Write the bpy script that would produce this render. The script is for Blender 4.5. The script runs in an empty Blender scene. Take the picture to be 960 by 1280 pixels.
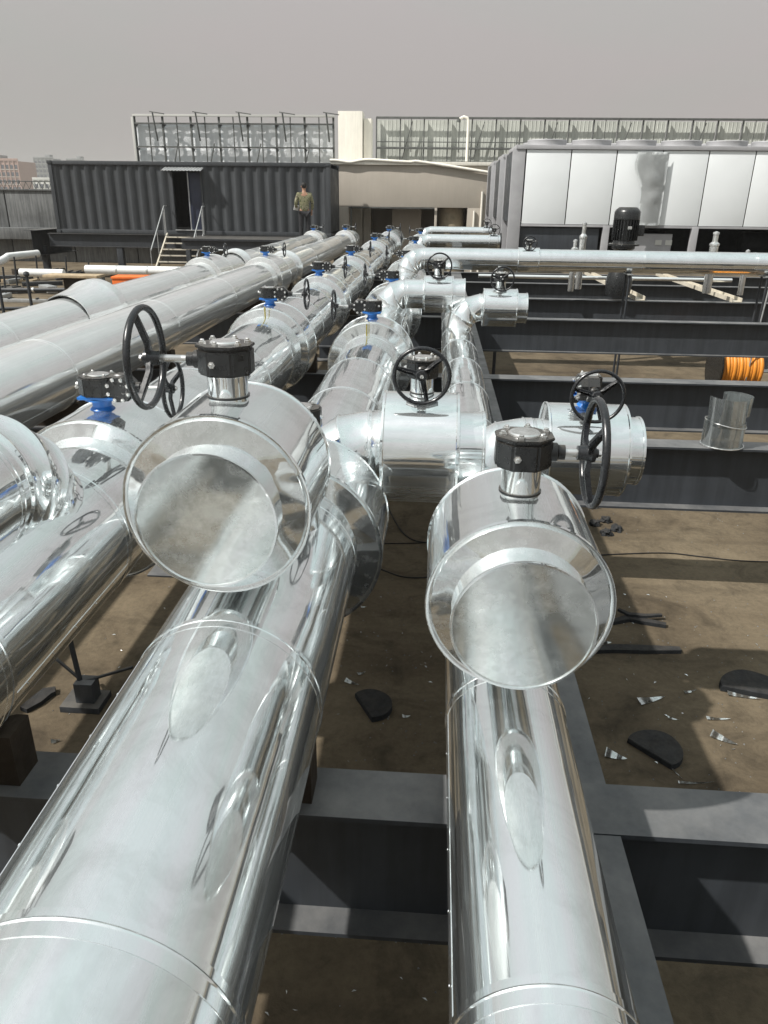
import bpy, bmesh, math, random
from math import sin, cos, pi, radians, atan2, sqrt
from mathutils import Vector, Matrix, Quaternion, noise
random.seed(7)
S = bpy.context.scene
COL = S.collection

# ------------------------------------------------------------------ camera
EYE = 2.9
cam_d = bpy.data.cameras.new('camera'); cam = bpy.data.objects.new('camera', cam_d); COL.objects.link(cam)
cam_d.sensor_fit = 'VERTICAL'; cam_d.sensor_height = 36.0; cam_d.lens = 930.0/1280*36
cam_d.clip_start = 0.02; cam_d.clip_end = 6000
cam.location = (0, 0, EYE)
cam.matrix_world = (Matrix.Translation((0, 0, EYE)) @ Matrix.Rotation(radians(3.70), 4, 'Z') @
                    Matrix.Rotation(radians(90-22.80), 4, 'X') @ Matrix.Rotation(radians(0.7), 4, 'Z'))
S.camera = cam

# ------------------------------------------------------------------ light
SUN = Vector((-0.78, -0.40, 1.0)).normalized()
w = bpy.data.worlds.new('World'); S.world = w; w.use_nodes = True
nt = w.node_tree; nt.nodes.clear()
o = nt.nodes.new('ShaderNodeOutputWorld'); bg = nt.nodes.new('ShaderNodeBackground')
sky = nt.nodes.new('ShaderNodeTexSky'); sky.sky_type = 'NISHITA'; sky.sun_disc = False
sky.sun_elevation = math.asin(SUN.z); sky.sun_rotation = atan2(SUN.x, SUN.y) % (2*pi)
sky.dust_density = 6.0; sky.air_density = 1.2; sky.ozone_density = 1.0; sky.altitude = 50
hs = nt.nodes.new('ShaderNodeHueSaturation'); hs.inputs['Saturation'].default_value = 0.10
tint = nt.nodes.new('ShaderNodeMix'); tint.data_type = 'RGBA'; tint.blend_type = 'MULTIPLY'
tint.inputs[0].default_value = 1.0; tint.inputs[7].default_value = (1.0, 0.975, 0.955, 1)
tc = nt.nodes.new('ShaderNodeTexCoord'); sx = nt.nodes.new('ShaderNodeSeparateXYZ')
# dusty air: an even warm grey near the horizon, paler overhead, with a little of the clear sky in it
mr = nt.nodes.new('ShaderNodeMapRange'); mr.inputs[1].default_value = 0.0; mr.inputs[2].default_value = 1.0
mr.interpolation_type = 'SMOOTHSTEP'
dust = nt.nodes.new('ShaderNodeMix'); dust.data_type = 'RGBA'
dust.inputs[6].default_value = (3.50, 3.46, 3.33, 1); dust.inputs[7].default_value = (6.9, 7.75, 7.95, 1)
ml = nt.nodes.new('ShaderNodeMix'); ml.data_type = 'RGBA'; ml.inputs[0].default_value = 0.86
L = nt.links.new
L(sky.outputs[0], hs.inputs['Color']); L(hs.outputs[0], tint.inputs[6]); L(tc.outputs['Generated'], sx.inputs[0])
L(sx.outputs['Z'], mr.inputs[0]); L(mr.outputs[0], dust.inputs[0]); L(tint.outputs[2], ml.inputs[6]); L(dust.outputs[2], ml.inputs[7])
sn = nt.nodes.new('ShaderNodeTexNoise'); sn.inputs['Scale'].default_value = 1.5; sn.inputs['Detail'].default_value = 4
smp = nt.nodes.new('ShaderNodeMapping'); smp.inputs['Scale'].default_value = (1, 1, 3.5); L(tc.outputs['Generated'], smp.inputs[0]); L(smp.outputs[0], sn.inputs['Vector'])
sr = nt.nodes.new('ShaderNodeValToRGB'); se = sr.color_ramp.elements; se[0].position = .36; se[0].color = (.95, 1.0, .965, 1); se[1].position = .64; se[1].color = (1.05, .975, .99, 1)
L(sn.outputs[0], sr.inputs[0]); sm = nt.nodes.new('ShaderNodeMix'); sm.data_type = 'RGBA'; sm.blend_type = 'MULTIPLY'; sm.inputs[0].default_value = 1.0
L(ml.outputs[2], sm.inputs[6]); L(sr.outputs[0], sm.inputs[7])
L(sm.outputs[2], bg.inputs[0]); bg.inputs[1].default_value = 0.105; L(bg.outputs[0], o.inputs[0])
ld = bpy.data.lights.new('sun', 'SUN'); ld.energy = 4.9; ld.angle = radians(0.9); ld.color = (1.0, 0.965, 0.91)
lo = bpy.data.objects.new('sun', ld); COL.objects.link(lo)
lo.rotation_euler = (-SUN).to_track_quat('-Z', 'Y').to_euler(); lo.location = (-8, -4, 20)
S.view_settings.view_transform = 'Standard'; S.view_settings.look = 'None'
S.view_settings.exposure = 0.22; S.view_settings.gamma = 1.0
S.cycles.max_bounces = 8; S.cycles.glossy_bounces = 5; S.cycles.diffuse_bounces = 3
S.cycles.sample_clamp_indirect = 6.0; S.cycles.use_denoising = True

# ------------------------------------------------------------------ materials
def newmat(name):
    m = bpy.data.materials.new(name); m.use_nodes = True
    n = m.node_tree; n.nodes.clear()
    out = n.nodes.new('ShaderNodeOutputMaterial'); p = n.nodes.new('ShaderNodeBsdfPrincipled')
    n.links.new(p.outputs[0], out.inputs[0])
    return m, n, p, out
def rgb(c): return (c[0], c[1], c[2], 1)
def coords(n, scale=(1, 1, 1), kind='Object', jitter=True):
    t = n.nodes.new('ShaderNodeTexCoord'); mp = n.nodes.new('ShaderNodeMapping'); mp.inputs['Scale'].default_value = scale
    n.links.new(t.outputs[kind], mp.inputs[0])
    if jitter:
        oi = n.nodes.new('ShaderNodeObjectInfo'); mu = n.nodes.new('ShaderNodeMath'); mu.operation = 'MULTIPLY'
        mu.inputs[1].default_value = 37.0; n.links.new(oi.outputs['Random'], mu.inputs[0])
        n.links.new(mu.outputs[0], mp.inputs['Location'])
    return mp
def noise_tex(n, mp, scale, detail=4, rough=.55, dist=0):
    t = n.nodes.new('ShaderNodeTexNoise'); t.inputs['Scale'].default_value = scale; t.inputs['Detail'].default_value = detail
    t.inputs['Roughness'].default_value = rough; t.inputs['Distortion'].default_value = dist
    n.links.new(mp.outputs[0], t.inputs['Vector']); return t
def ramp(n, src, stops):
    r = n.nodes.new('ShaderNodeValToRGB'); e = r.color_ramp.elements
    while len(e) < len(stops): e.new(0.5)
    for i, (p, c) in enumerate(stops):
        e[i].position = p; e[i].color = rgb(c) if hasattr(c, '__len__') else (c, c, c, 1)
    n.links.new(src, r.inputs[0]); return r
def bump(n, src, strength, dist, prev=None):
    b = n.nodes.new('ShaderNodeBump'); b.inputs['Strength'].default_value = strength; b.inputs['Distance'].default_value = dist
    n.links.new(src, b.inputs['Height'])
    if prev is not None: n.links.new(prev.outputs[0], b.inputs['Normal'])
    return b

def metal(name, base=(.80, .81, .82), r_lo=.07, r_hi=.2, soft=.35, wav=.5, streak=(5, 5, .7), spangle=0.0, grime=.5, met2=.85, sv=(.35, 1.75)):
    """galvanised / aluminium sheet: a sharp reflection over a broad soft one, wavy along its length"""
    m, n, p, out = newmat(name)
    mp = coords(n, streak); mu = coords(n, (1, 1, 1))
    big = noise_tex(n, mp, 1.0, 2.0, .5, .3)
    fine = noise_tex(n, mu, 14, 3, .55)
    mid = noise_tex(n, mu, 3.2, 2, .5)
    b1 = bump(n, big.outputs[0], wav, .020)
    b2 = bump(n, mid.outputs[0], wav*.55, .008, b1)
    b3 = bump(n, fine.outputs[0], wav*.10, .002, b2)
    p.inputs['Metallic'].default_value = 1
    dirt = noise_tex(n, mu, 5.5, 6, .68, .6)
    dr = ramp(n, dirt.outputs[0], [(.36, (base[0]*(1-.42*grime), base[1]*(1-.42*grime), base[2]*(1-.45*grime))), (.56, base)])
    colour = dr.outputs[0]
    rr = ramp(n, noise_tex(n, mu, 7, 5, .6).outputs[0], [(.3, r_lo), (.7, r_hi)])
    n.links.new(rr.outputs[0], p.inputs['Roughness'])
    if spangle:
        v = n.nodes.new('ShaderNodeTexVoronoi'); v.inputs['Scale'].default_value = 70; n.links.new(mu.outputs[0], v.inputs['Vector'])
        sp = ramp(n, v.outputs['Color'], [(.0, .75), (1., 1.0)])
        mx = n.nodes.new('ShaderNodeMix'); mx.data_type = 'RGBA'; mx.blend_type = 'MULTIPLY'; mx.inputs[0].default_value = spangle
        n.links.new(colour, mx.inputs[6]); n.links.new(sp.outputs[0], mx.inputs[7]); colour = mx.outputs[2]
    n.links.new(colour, p.inputs['Base Color']); n.links.new(b3.outputs[0], p.inputs['Normal'])
    p2 = n.nodes.new('ShaderNodeBsdfPrincipled'); p2.inputs['Metallic'].default_value = met2
    p2.inputs['Roughness'].default_value = .46; n.links.new(colour, p2.inputs['Base Color']); n.links.new(b3.outputs[0], p2.inputs['Normal'])
    ms = n.nodes.new('ShaderNodeMixShader'); ms.inputs[0].default_value = soft
    mst = coords(n, (streak[0]*5, streak[1]*5, streak[2]*.6)); tst = noise_tex(n, mst, 1.2, 5, .65)
    rst = ramp(n, tst.outputs[0], [(.33, max(.02, soft*sv[0])), (.66, min(.95, soft*sv[1]))]); n.links.new(rst.outputs[0], ms.inputs[0])
    n.links.new(p.outputs[0], ms.inputs[1]); n.links.new(p2.outputs[0], ms.inputs[2]); n.links.new(ms.outputs[0], out.inputs[0])
    return m

def paint(name, c, rough=.5, var=.15, scale=6, bmp=.15, spec=.5, dust=0.0, dustc=(.30, .26, .20), metallic=0, streaks=0):
    m, n, p, out = newmat(name); mu = coords(n)
    t = noise_tex(n, mu, scale, 6, .62)
    lo = tuple(x*(1-var) for x in c); hi = tuple(min(1, x*(1+var)) for x in c)
    r = ramp(n, t.outputs[0], [(.3, lo), (.7, hi)]); colour = r.outputs[0]
    if streaks:
        ms_ = coords(n, (9, 9, .6)); ts = noise_tex(n, ms_, 1.6, 5, .65)
        rs = ramp(n, ts.outputs[0], [(.40, 1-streaks), (.62, 1.0)])
        mx = n.nodes.new('ShaderNodeMix'); mx.data_type = 'RGBA'; mx.blend_type = 'MULTIPLY'; mx.inputs[0].default_value = 1
        n.links.new(colour, mx.inputs[6]); n.links.new(rs.outputs[0], mx.inputs[7]); colour = mx.outputs[2]
    if dust:
        g = n.nodes.new('ShaderNodeNewGeometry'); s_ = n.nodes.new('ShaderNodeSeparateXYZ'); n.links.new(g.outputs['Normal'], s_.inputs[0])
        td = noise_tex(n, mu, scale*.9, 6, .7); a = n.nodes.new('ShaderNodeMath'); a.operation = 'MULTIPLY'
        up = ramp(n, s_.outputs['Z'], [(.55, 0.0), (.95, 1.0)])
        rd = ramp(n, td.outputs[0], [(.30, .15), (.7, 1.0)])
        n.links.new(up.outputs[0], a.inputs[0]); n.links.new(rd.outputs[0], a.inputs[1])
        a2 = n.nodes.new('ShaderNodeMath'); a2.operation = 'MULTIPLY'; a2.inputs[1].default_value = dust; n.links.new(a.outputs[0], a2.inputs[0])
        mx = n.nodes.new('ShaderNodeMix'); mx.data_type = 'RGBA'; n.links.new(a2.outputs[0], mx.inputs[0])
        n.links.new(colour, mx.inputs[6]); mx.inputs[7].default_value = rgb(dustc); colour = mx.outputs[2]
    n.links.new(colour, p.inputs['Base Color'])
    rr = ramp(n, noise_tex(n, mu, scale*2.3, 4).outputs[0], [(.3, max(.03, rough-.1)), (.7, min(1, rough+.12))])
    n.links.new(rr.outputs[0], p.inputs['Roughness'])
    p.inputs['Metallic'].default_value = metallic; p.inputs['Specular IOR Level'].default_value = spec
    if bmp:
        b = bump(n, noise_tex(n, mu, scale*5, 5, .6).outputs[0], bmp, .004); n.links.new(b.outputs[0], p.inputs['Normal'])
    return m

M = {}
M['clad'] = metal('cladding_sheet', (.85, .88, .885), .03, .08, .18, .34, grime=.34, met2=1.0)
M['clad_far'] = metal('weathered_cladding_sheet', (.88, .895, .89), .035, .09, .32, .26, streak=(3, 3, .5), grime=.12, met2=.50, sv=(.75, 1.25))
M['clad_box'] = metal('bright_cladding_sheet', (.85, .88, .885), .03, .08, .18, .14, streak=(3, 3, 3), grime=.18)
M['clad_end'] = metal('flat_end_sheet', (.85, .89, .88), .06, .13, .22, .36, streak=(1.6, 1.6, 1.6), spangle=.55, grime=.30)
M['steel_bright'] = metal('bright_steel', (.75, .75, .74), .1, .25, .3, .1)
M['edge'] = metal('raw_cut_edge', (.88, .9, .9), .15, .25, .5, .05)
M['black'] = paint('black_enamel', (.012, .013, .014), .30, .3, 20, .08, .6, dust=.30, dustc=(.20, .17, .13))
M['wheel'] = paint('black_wheel_paint', (.010, .011, .013), .28, .3, 30, .05, .6)
M['blue'] = paint('blue_enamel', (.015, .13, .42), .35, .2, 14, .1)
M['brass'] = paint('yellowed_brass', (.50, .42, .10), .35, .2, 14, .1, metallic=1)
M['beam'] = paint('dark_grey_beam_paint', (.046, .052, .060), .42, .14, 3.0, .10, .40, dust=.75, dustc=(.21, .207, .20), streaks=.22)
M['beam_dark'] = paint('platform_steel_paint', (.036, .040, .046), .5, .2, 2.5, .1, .4, dust=.3, streaks=.2)
M['container'] = paint('container_paint', (.055, .060, .066), .55, .10, 1.4, .06, .35, streaks=.22)
M['rail'] = paint('galvanised_rail', (.42, .43, .43), .45, .15, 10, .1, metallic=.6)
M['beige'] = paint('beige_render', (.44, .40, .345), .85, .05, 1.0, .2, .2, streaks=.035)
M['white_render'] = paint('cream_render', (.80, .77, .69), .8, .05, 1.5, .2, .2, streaks=.08)
M['concrete_wall'] = paint('grey_wall', (.17, .175, .175), .85, .28, .8, .3, .2, streaks=.35)
M['pink'] = paint('pinkish_wall', (.42, .30, .26), .9, .06, .1, 0, .2)
M['far_white'] = paint('pale_far_wall', (.55, .55, .52), .9, .06, .1, 0, .2)
M['far_grey'] = paint('grey_far_wall', (.26, .27, .27), .9, .06, .1, 0, .2)
M['far_win'] = paint('far_window_glass', (.10, .11, .13), .3, .1, .1, 0, .5)
M['chiller_white'] = paint('chiller_panel_white', (.76, .79, .80), .45, .05, .8, .03, .4)
M['chiller_grey'] = paint('chiller_frame_grey', (.34, .34, .35), .45, .1, 3, .05, .5)
M['dark'] = paint('dark_interior', (.014, .015, .017), .7, .4, 4, .1, .3)
M['fence_panel'] = paint('pale_fence_sheet', (.60, .62, .57), .55, .10, 1.5, .1, .4, streaks=.2)
M['fence_steel'] = paint('fence_steel', (.10, .105, .10), .6, .3, 4, .1, .4)
M['foil'] = paint('crumpled_silver_sheet', (.80, .82, .83), .42, .08, 1.1, .15, .5, metallic=.0, streaks=.06)
M['foam'] = paint('black_foam', (.022, .024, .026), .85, .35, 18, .8, .25, dust=.35, dustc=(.09, .075, .06))
M['wood'] = paint('dark_timber', (.030, .023, .017), .8, .35, 9, .5, .2, dust=.06)
M['plank'] = paint('pale_timber', (.38, .30, .20), .8, .3, 8, .4, .2)
M['orange'] = paint('orange_plastic', (.80, .17, .03), .45, .12, 6, .1, .5)
M['reel'] = paint('orange_hose', (.72, .27, .03), .5, .15, 9, .2, .5)
M['pale_pipe'] = paint('white_wrapped_pipe', (.74, .75, .74), .4, .08, 5, .2, .5)
M['cable'] = paint('black_cable', (.012, .012, .012), .6, .2, 9, .1, .4)
M['pale_steel'] = paint('sunlit_tone_channel', (.50, .46, .38), .6, .15, 6, .2, .3)  # sunlight on the far channels put into this pale tone; steps share it
M['skin'] = paint('skin', (.36, .20, .13), .6, .1, 9, .05, .4)
M['hair'] = paint('black_hair', (.012, .011, .010), .6, .2, 60, .4, .4)
M['trouser'] = paint('dark_trousers', (.035, .035, .038), .9, .2, 15, .3, .1)
M['paper'] = paint('white_paper', (.78, .78, .77), .7, .03, 9, .05, .3)
M['blue_door'] = paint('dark_blue_door', (.025, .032, .060), .4, .1, 5, .05, .5)
M['grey_sheet'] = paint('grey_plastic_film', (.52, .54, .54), .35, .12, 2, .3, .5)
M['reed'] = paint('wrapped_cylinder', (.33, .28, .20), .8, .25, 3, .5, .2, streaks=.1)
def camo():
    m, n, p, out = newmat('camouflage_cloth'); mu = coords(n)
    t = noise_tex(n, mu, 9, 2, .5, 1.2)
    r = ramp(n, t.outputs[0], [(.40, (.20, .19, .11)), (.47, (.07, .08, .035)), (.54, (.27, .25, .17)), (.61, (.05, .04, .03))])
    r.color_ramp.interpolation = 'CONSTANT'; n.links.new(r.outputs[0], p.inputs['Base Color']); p.inputs['Roughness'].default_value = .9
    return m
M['camo'] = camo()
def ground_mat():
    m, n, p, out = newmat('brown_roof_screed'); mu = coords(n, jitter=False)
    a = noise_tex(n, mu, .55, 8, .62, .5); b = noise_tex(n, mu, 2.6, 8, .68, .8); c = noise_tex(n, mu, 26, 6, .7); d = noise_tex(n, mu, 140, 3, .6)
    ra = ramp(n, a.outputs[0], [(.32, (.070, .053, .034)), (.5, (.118, .092, .060)), (.68, (.168, .134, .089))])
    rb = ramp(n, b.outputs[0], [(.33, .58), (.50, 1.0), (.70, 1.16)])
    rc = ramp(n, c.outputs[0], [(.30, .78), (.55, 1.0), (.75, 1.12)])
    x = ra.outputs[0]
    for rr in (rb, rc):
        mx = n.nodes.new('ShaderNodeMix'); mx.data_type = 'RGBA'; mx.blend_type = 'MULTIPLY'; mx.inputs[0].default_value = 1
        n.links.new(x, mx.inputs[6]); n.links.new(rr.outputs[0], mx.inputs[7]); x = mx.outputs[2]
    # trowel-strip edges between pours, wavy and broken
    mw = coords(n, (1, 1, 1), jitter=False); wv = n.nodes.new('ShaderNodeTexWave'); wv.wave_type = 'BANDS'; wv.bands_direction = 'Y'
    wv.inputs['Scale'].default_value = .34; wv.inputs['Distortion'].default_value = 1.6; wv.inputs['Detail'].default_value = 3; wv.inputs['Detail Scale'].default_value = .6
    n.links.new(mw.outputs[0], wv.inputs[0])
    rw = ramp(n, wv.outputs[0], [(.0, .78), (.035, 1.0)])
    mx = n.nodes.new('ShaderNodeMix'); mx.data_type = 'RGBA'; mx.blend_type = 'MULTIPLY'; mx.inputs[0].default_value = .7
    n.links.new(x, mx.inputs[6]); n.links.new(rw.outputs[0], mx.inputs[7]); x = mx.outputs[2]
    n.links.new(x, p.inputs['Base Color']); p.inputs['Roughness'].default_value = .88; p.inputs['Specular IOR Level'].default_value = .25
    b1 = bump(n, c.outputs[0], .5, .01); b2 = bump(n, d.outputs[0], .5, .003, b1); n.links.new(b2.outputs[0], p.inputs['Normal'])
    return m
M['ground'] = ground_mat()
M['city'] = paint('hazy_city_ground', (.16, .16, .13), .9, .3, .02, 0, .1)

# ------------------------------------------------------------------ mesh helpers
CACHE = {}
def sharpen(bm, ang=33):
    lim = radians(ang)
    for f in bm.faces: f.smooth = True
    for e in bm.edges:
        if len(e.link_faces) == 2:
            e.smooth = e.calc_face_angle(0) < lim
        else: e.smooth = True
def to_mesh(bm, name, mat, ang=33, recalc=True):
    if recalc: bmesh.ops.recalc_face_normals(bm, faces=bm.faces)
    sharpen(bm, ang)
    me = bpy.data.meshes.new(name); bm.to_mesh(me); bm.free(); me.materials.append(mat); return me
def link(name, me, parent=None, loc=(0, 0, 0), rot=None, mat=None, **kw):
    ob = bpy.data.objects.new(name, me); COL.objects.link(ob)
    if parent is not None: ob.parent = parent
    ob.location = loc
    if rot is not None:
        if isinstance(rot, Quaternion): ob.rotation_mode = 'QUATERNION'; ob.rotation_quaternion = rot
        else: ob.rotation_euler = rot
    for k, v in kw.items(): ob[k] = v
    return ob
def root(name, label, cat, loc=(0, 0, 0), rot=None, group=None):
    o = bpy.data.objects.new(name, None); COL.objects.link(o); o.location = loc; o.empty_display_size = .1
    if rot is not None: o.rotation_euler = rot
    o['label'] = label; o['category'] = cat
    if group: o['group'] = group
    return o
def cached(key, fn):
    if key not in CACHE: CACHE[key] = fn()
    return CACHE[key]
def add_box(bm, x0, x1, y0, y1, z0, z1, bev=0):
    vs = [bm.verts.new(p) for p in [(x0,y0,z0),(x1,y0,z0),(x1,y1,z0),(x0,y1,z0),(x0,y0,z1),(x1,y0,z1),(x1,y1,z1),(x0,y1,z1)]]
    fs = [bm.faces.new([vs[i] for i in q]) for q in [(0,3,2,1),(4,5,6,7),(0,1,5,4),(1,2,6,5),(2,3,7,6),(3,0,4,7)]]
    if bev:
        es = set(); [es.update(f.edges) for f in fs]
        bmesh.ops.bevel(bm, geom=list(es), offset=bev, segments=2, affect='EDGES', profile=.6)
def box_me(name, sx, sy, sz, mat, bev=.004, base=True):
    def f():
        bm = bmesh.new(); add_box(bm, -sx/2, sx/2, -sy/2, sy/2, 0 if base else -sz/2, sz if base else sz/2, min(bev, .3*min(sx, sy, sz)))
        return to_mesh(bm, name, mat)
    return cached(('box', name, round(sx,4), round(sy,4), round(sz,4), mat.name, bev, base), f)
def bar(name, a, b, sx, sy, mat, parent=None, bev=.002, **kw):
    """rectangular bar from a to b"""
    a = Vector(a); b = Vector(b); d = b-a
    me = box_me(name, sx, sy, d.length, mat, bev)
    return link(name, me, parent, a, d.to_track_quat('Z', 'Y'), **kw)
def rod_me(name, r, l, mat, seg=12):
    return revolve(name, [(0, 0), (r, 0), (r, l), (0, l)], mat, seg)
def rod(name, a, b, r, mat, parent=None, seg=12, **kw):
    a = Vector(a); b = Vector(b); d = b-a
    return link(name, rod_me(name, r, d.length, mat, seg), parent, a, d.to_track_quat('Z', 'Y'), **kw)
def add_revolve(bm, prof, seg=48, mtx=None, a0=0, a1=2*pi):
    full = abs(a1-a0-2*pi) < 1e-6; n = seg if full else seg+1
    rings = []
    for r, z in prof:
        if r < 1e-6: rings.append([bm.verts.new((0, 0, z))])
        else: rings.append([bm.verts.new((r*cos(a0+(a1-a0)*i/seg), r*sin(a0+(a1-a0)*i/seg), z)) for i in range(n)])
    for A, B in zip(rings, rings[1:]):
        for i in range(seg):
            j = (i+1) % n
            if len(A) == 1 and len(B) == 1: continue
            if len(A) == 1: bm.faces.new((A[0], B[j], B[i]))
            elif len(B) == 1: bm.faces.new((A[i], A[j], B[0]))
            else: bm.faces.new((A[i], A[j], B[j], B[i]))
    vs = [v for R in rings for v in R]
    if mtx is not None: bmesh.ops.transform(bm, matrix=mtx, verts=vs)
    return vs
def revolve(name, prof, mat, seg=48, ang=33):
    key = ('rev', name, tuple((round(a, 4), round(b, 4)) for a, b in prof), mat.name, seg)
    def f():
        bm = bmesh.new(); add_revolve(bm, prof, seg); return to_mesh(bm, name, mat, ang)
    return cached(key, f)
def add_tube(bm, pts, r, seg=8, caps=True):
    pts = [Vector(p) for p in pts]; rings = []; ref = None
    for i, p in enumerate(pts):
        t = (pts[min(i+1, len(pts)-1)]-pts[max(i-1, 0)]).normalized()
        if ref is None: ref = t.orthogonal().normalized()
        ref = (ref - t*ref.dot(t)).normalized(); q = t.cross(ref)
        rr = r[i] if hasattr(r, '__len__') else r
        rings.append([bm.verts.new(p + ref*rr*cos(2*pi*k/seg) + q*rr*sin(2*pi*k/seg)) for k in range(seg)])
    for A, B in zip(rings, rings[1:]):
        for k in range(seg): bm.faces.new((A[k], A[(k+1) % seg], B[(k+1) % seg], B[k]))
    if caps: bm.faces.new(rings[0][::-1]); bm.faces.new(rings[-1])
def torus(name, R, r, mat, s1=48, s2=10):
    def f():
        bm = bmesh.new(); rings = []
        for i in range(s1):
            a = 2*pi*i/s1
            rings.append([bm.verts.new(((R+r*cos(2*pi*k/s2))*cos(a), (R+r*cos(2*pi*k/s2))*sin(a), r*1.15*sin(2*pi*k/s2))) for k in range(s2)])
        for i in range(s1):
            A = rings[i]; B = rings[(i+1) % s1]
            for k in range(s2): bm.faces.new((A[k], A[(k+1) % s2], B[(k+1) % s2], B[k]))
        return to_mesh(bm, name, mat, 60)
    return cached(('tor', name, R, r, mat.name), f)

def G(px, py, D=2.9):      # design-time table: offsets measured on the roof in metres
    f, p = 930.0, radians(22.8)
    rr = radians(.7); u, v = px-480, 640-py
    u, v = u*cos(rr)-v*sin(rr), u*sin(rr)+v*cos(rr)
    a = radians(3.7); fw = (f*cos(p)+v*sin(p)); dn = (f*sin(p)-v*cos(p)); t_ = D/dn
    X, Y = u*t_, fw*t_
    return X*cos(a)-Y*sin(a), X*sin(a)+Y*cos(a)

# ------------------------------------------------------------------ setting
def sheet(name, x0, x1, y0, y1, z, mat, nx=1, ny=1, amp=0, thick=0):
    bm = bmesh.new(); g = [[bm.verts.new((x0+(x1-x0)*i/nx, y0+(y1-y0)*j/ny, z + (amp*noise.noise(Vector((i*.7, j*.7, 3))) if amp else 0))) for j in range(ny+1)] for i in range(nx+1)]
    for i in range(nx):
        for j in range(ny): bm.faces.new((g[i][j], g[i+1][j], g[i+1][j+1], g[i][j+1]))
    me = to_mesh(bm, name, mat, recalc=False); return link(name, me, kind='structure')
sheet('city_ground', -2500, 2500, -1200, 4200, -34, M['city'])
def roof():
    bm = bmesh.new(); add_box(bm, -48, 48, -30, 62, -34.5, 0, 0)
    return link('roof_floor', to_mesh(bm, 'roof_floor', M['ground']), kind='structure')
roof()

# ------------------------------------------------------------------ steel H-beams
BT = EYE-1.66      # top of the beams
BH = .50
def hbeam_me(L_, h=BH, w=.20, tf=.016, tw=.010, stiff=0, key='h', mat=None):
    mat = mat or M['beam']
    def f():
        bm = bmesh.new()
        pr = [(-w/2, 0), (w/2, 0), (w/2, -tf), (tw/2, -tf), (tw/2, -h+tf), (w/2, -h+tf), (w/2, -h), (-w/2, -h), (-w/2, -h+tf), (-tw/2, -h+tf), (-tw/2, -tf), (-w/2, -tf)]
        A = [bm.verts.new((0, y, z)) for y, z in pr]; B = [bm.verts.new((L_, y, z)) for y, z in pr]
        for i in range(12): bm.faces.new((A[i], A[(i+1) % 12], B[(i+1) % 12], B[i]))
        bm.faces.new(A[::-1]); bm.faces.new(B)
        return to_mesh(bm, 'steel_beam', mat)
    return cached(('hb', round(L_, 3), h, w, mat.name), f)
def plate_me(w, h, t, mat):
    return box_me('stiffener', t, w, h, mat, .001)
GB = 'grey H-beams of the pipe rack'
def cross_beam(y, x0, x1, label, w=.20):
    o = link('steel_beam', hbeam_me(x1-x0, w=w), None, (x0, y, BT), label=label, category='steel beam', group=GB)
    return o
cross_beam(1.74, -14, 9, 'nearest grey H-beam crossing under the slim and fat foreground pipes')
cross_beam(-2.4, -14, 9, 'unseen H-beam added to the pipe rack behind where the picture is taken')  # out of view, extends the rack for the end discs to reflect
cross_beam(5.47, -14, 9, 'second grey H-beam from the camera, carrying the curled silver sheet offcut')
cross_beam(7.62, -4.9, 9, 'third grey H-beam from the camera, its pale top edge hiding the orange reel')
cross_beam(11.80, -4.9, 9, 'fourth grey H-beam from the camera, ground showing under its bottom flange')
cross_beam(14.40, -4.9, 9, 'fifth grey H-beam from the camera, just below the long crosswise pipe')
cross_beam(17.20, -4.9, 9, 'sixth grey H-beam, in the dark below the long crosswise pipe')
cross_beam(19.60, -4.9, 12, 'grey H-beam under the front edge of the white panelled chiller')
def long_beam(x, y0, y1, label, w=.24, mat=None):
    return link('steel_beam', hbeam_me(y1-y0, w=w, h=BH-.006, mat=mat), None, (x, y0, BT-.003), (0, 0, pi/2), label=label, category='steel beam', group='lengthwise beams of the pipe rack')
ys = [-1.2, 1.74, 5.47, 7.62, 11.80, 14.40, 17.2, 19.6]
nm = ['lengthwise grey beam below the end of the slim pipe, nearer than the first crossbeam',
      'lengthwise grey beam beside the slim pipe between the first and second crossbeams',
      'lengthwise grey beam beside the slim pipe between the second and third crossbeams',
      'lengthwise grey beam beside the slim pipe between the third and fourth crossbeams',
      'lengthwise grey beam beside the slim pipe between the fourth and fifth crossbeams',
      'lengthwise grey beam in line with the slim pipe beyond the fifth crossbeam',
      'lengthwise grey beam running from the sixth crossbeam up to the chiller']
for i in range(len(ys)-1): long_beam(.46, ys[i]+.102, ys[i+1]-.102, nm[i])
for k, y in enumerate(ys[1:]):
    for x, t in ((.46, 'in line with the slim pipe'), (-2.15, 'between the middle pipe and its plain neighbour'), (-4.4, 'under the outermost pipe'), (6.2, 'out towards the open screed')):
        c = root('support_stub', 'short grey column under H-beam number %s, %s' % (['one','two','three','four','five','six','seven'][k], t), 'column', (x, y, 0), group='stub columns under the beams')
        link('column', hbeam_me(BT-BH-.03, h=.18, w=.18), c, (-0.09*0, .09, .0), (0, -pi/2, pi/2))
        link('base_plate', box_me('base_plate', .30, .30, .016, M['beam']), c, (0, 0, 0.0))
        link('top_plate', box_me('top_plate', .20, .19, .014, M['beam']), c, (0, 0, BT-BH-.016))
wk = root('added_walkway', 'unseen dark steel plate walkway laid over the rack beside the slim pipe', 'added_walkway', (1.62, 0, 0))  # added out of view so the end discs mirror grey steel
for i in range(5):
    link('deck_plate', box_me('deck_plate', 1.9, .93, .012, M['beam']), wk, (0, .42-.95*i, BT+.03))
for x in (-.8, 0, .8): link('bearer', box_me('bearer', .05, 4.7, .026, M['beam_dark']), wk, (x, -1.48, BT+.003))
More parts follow.
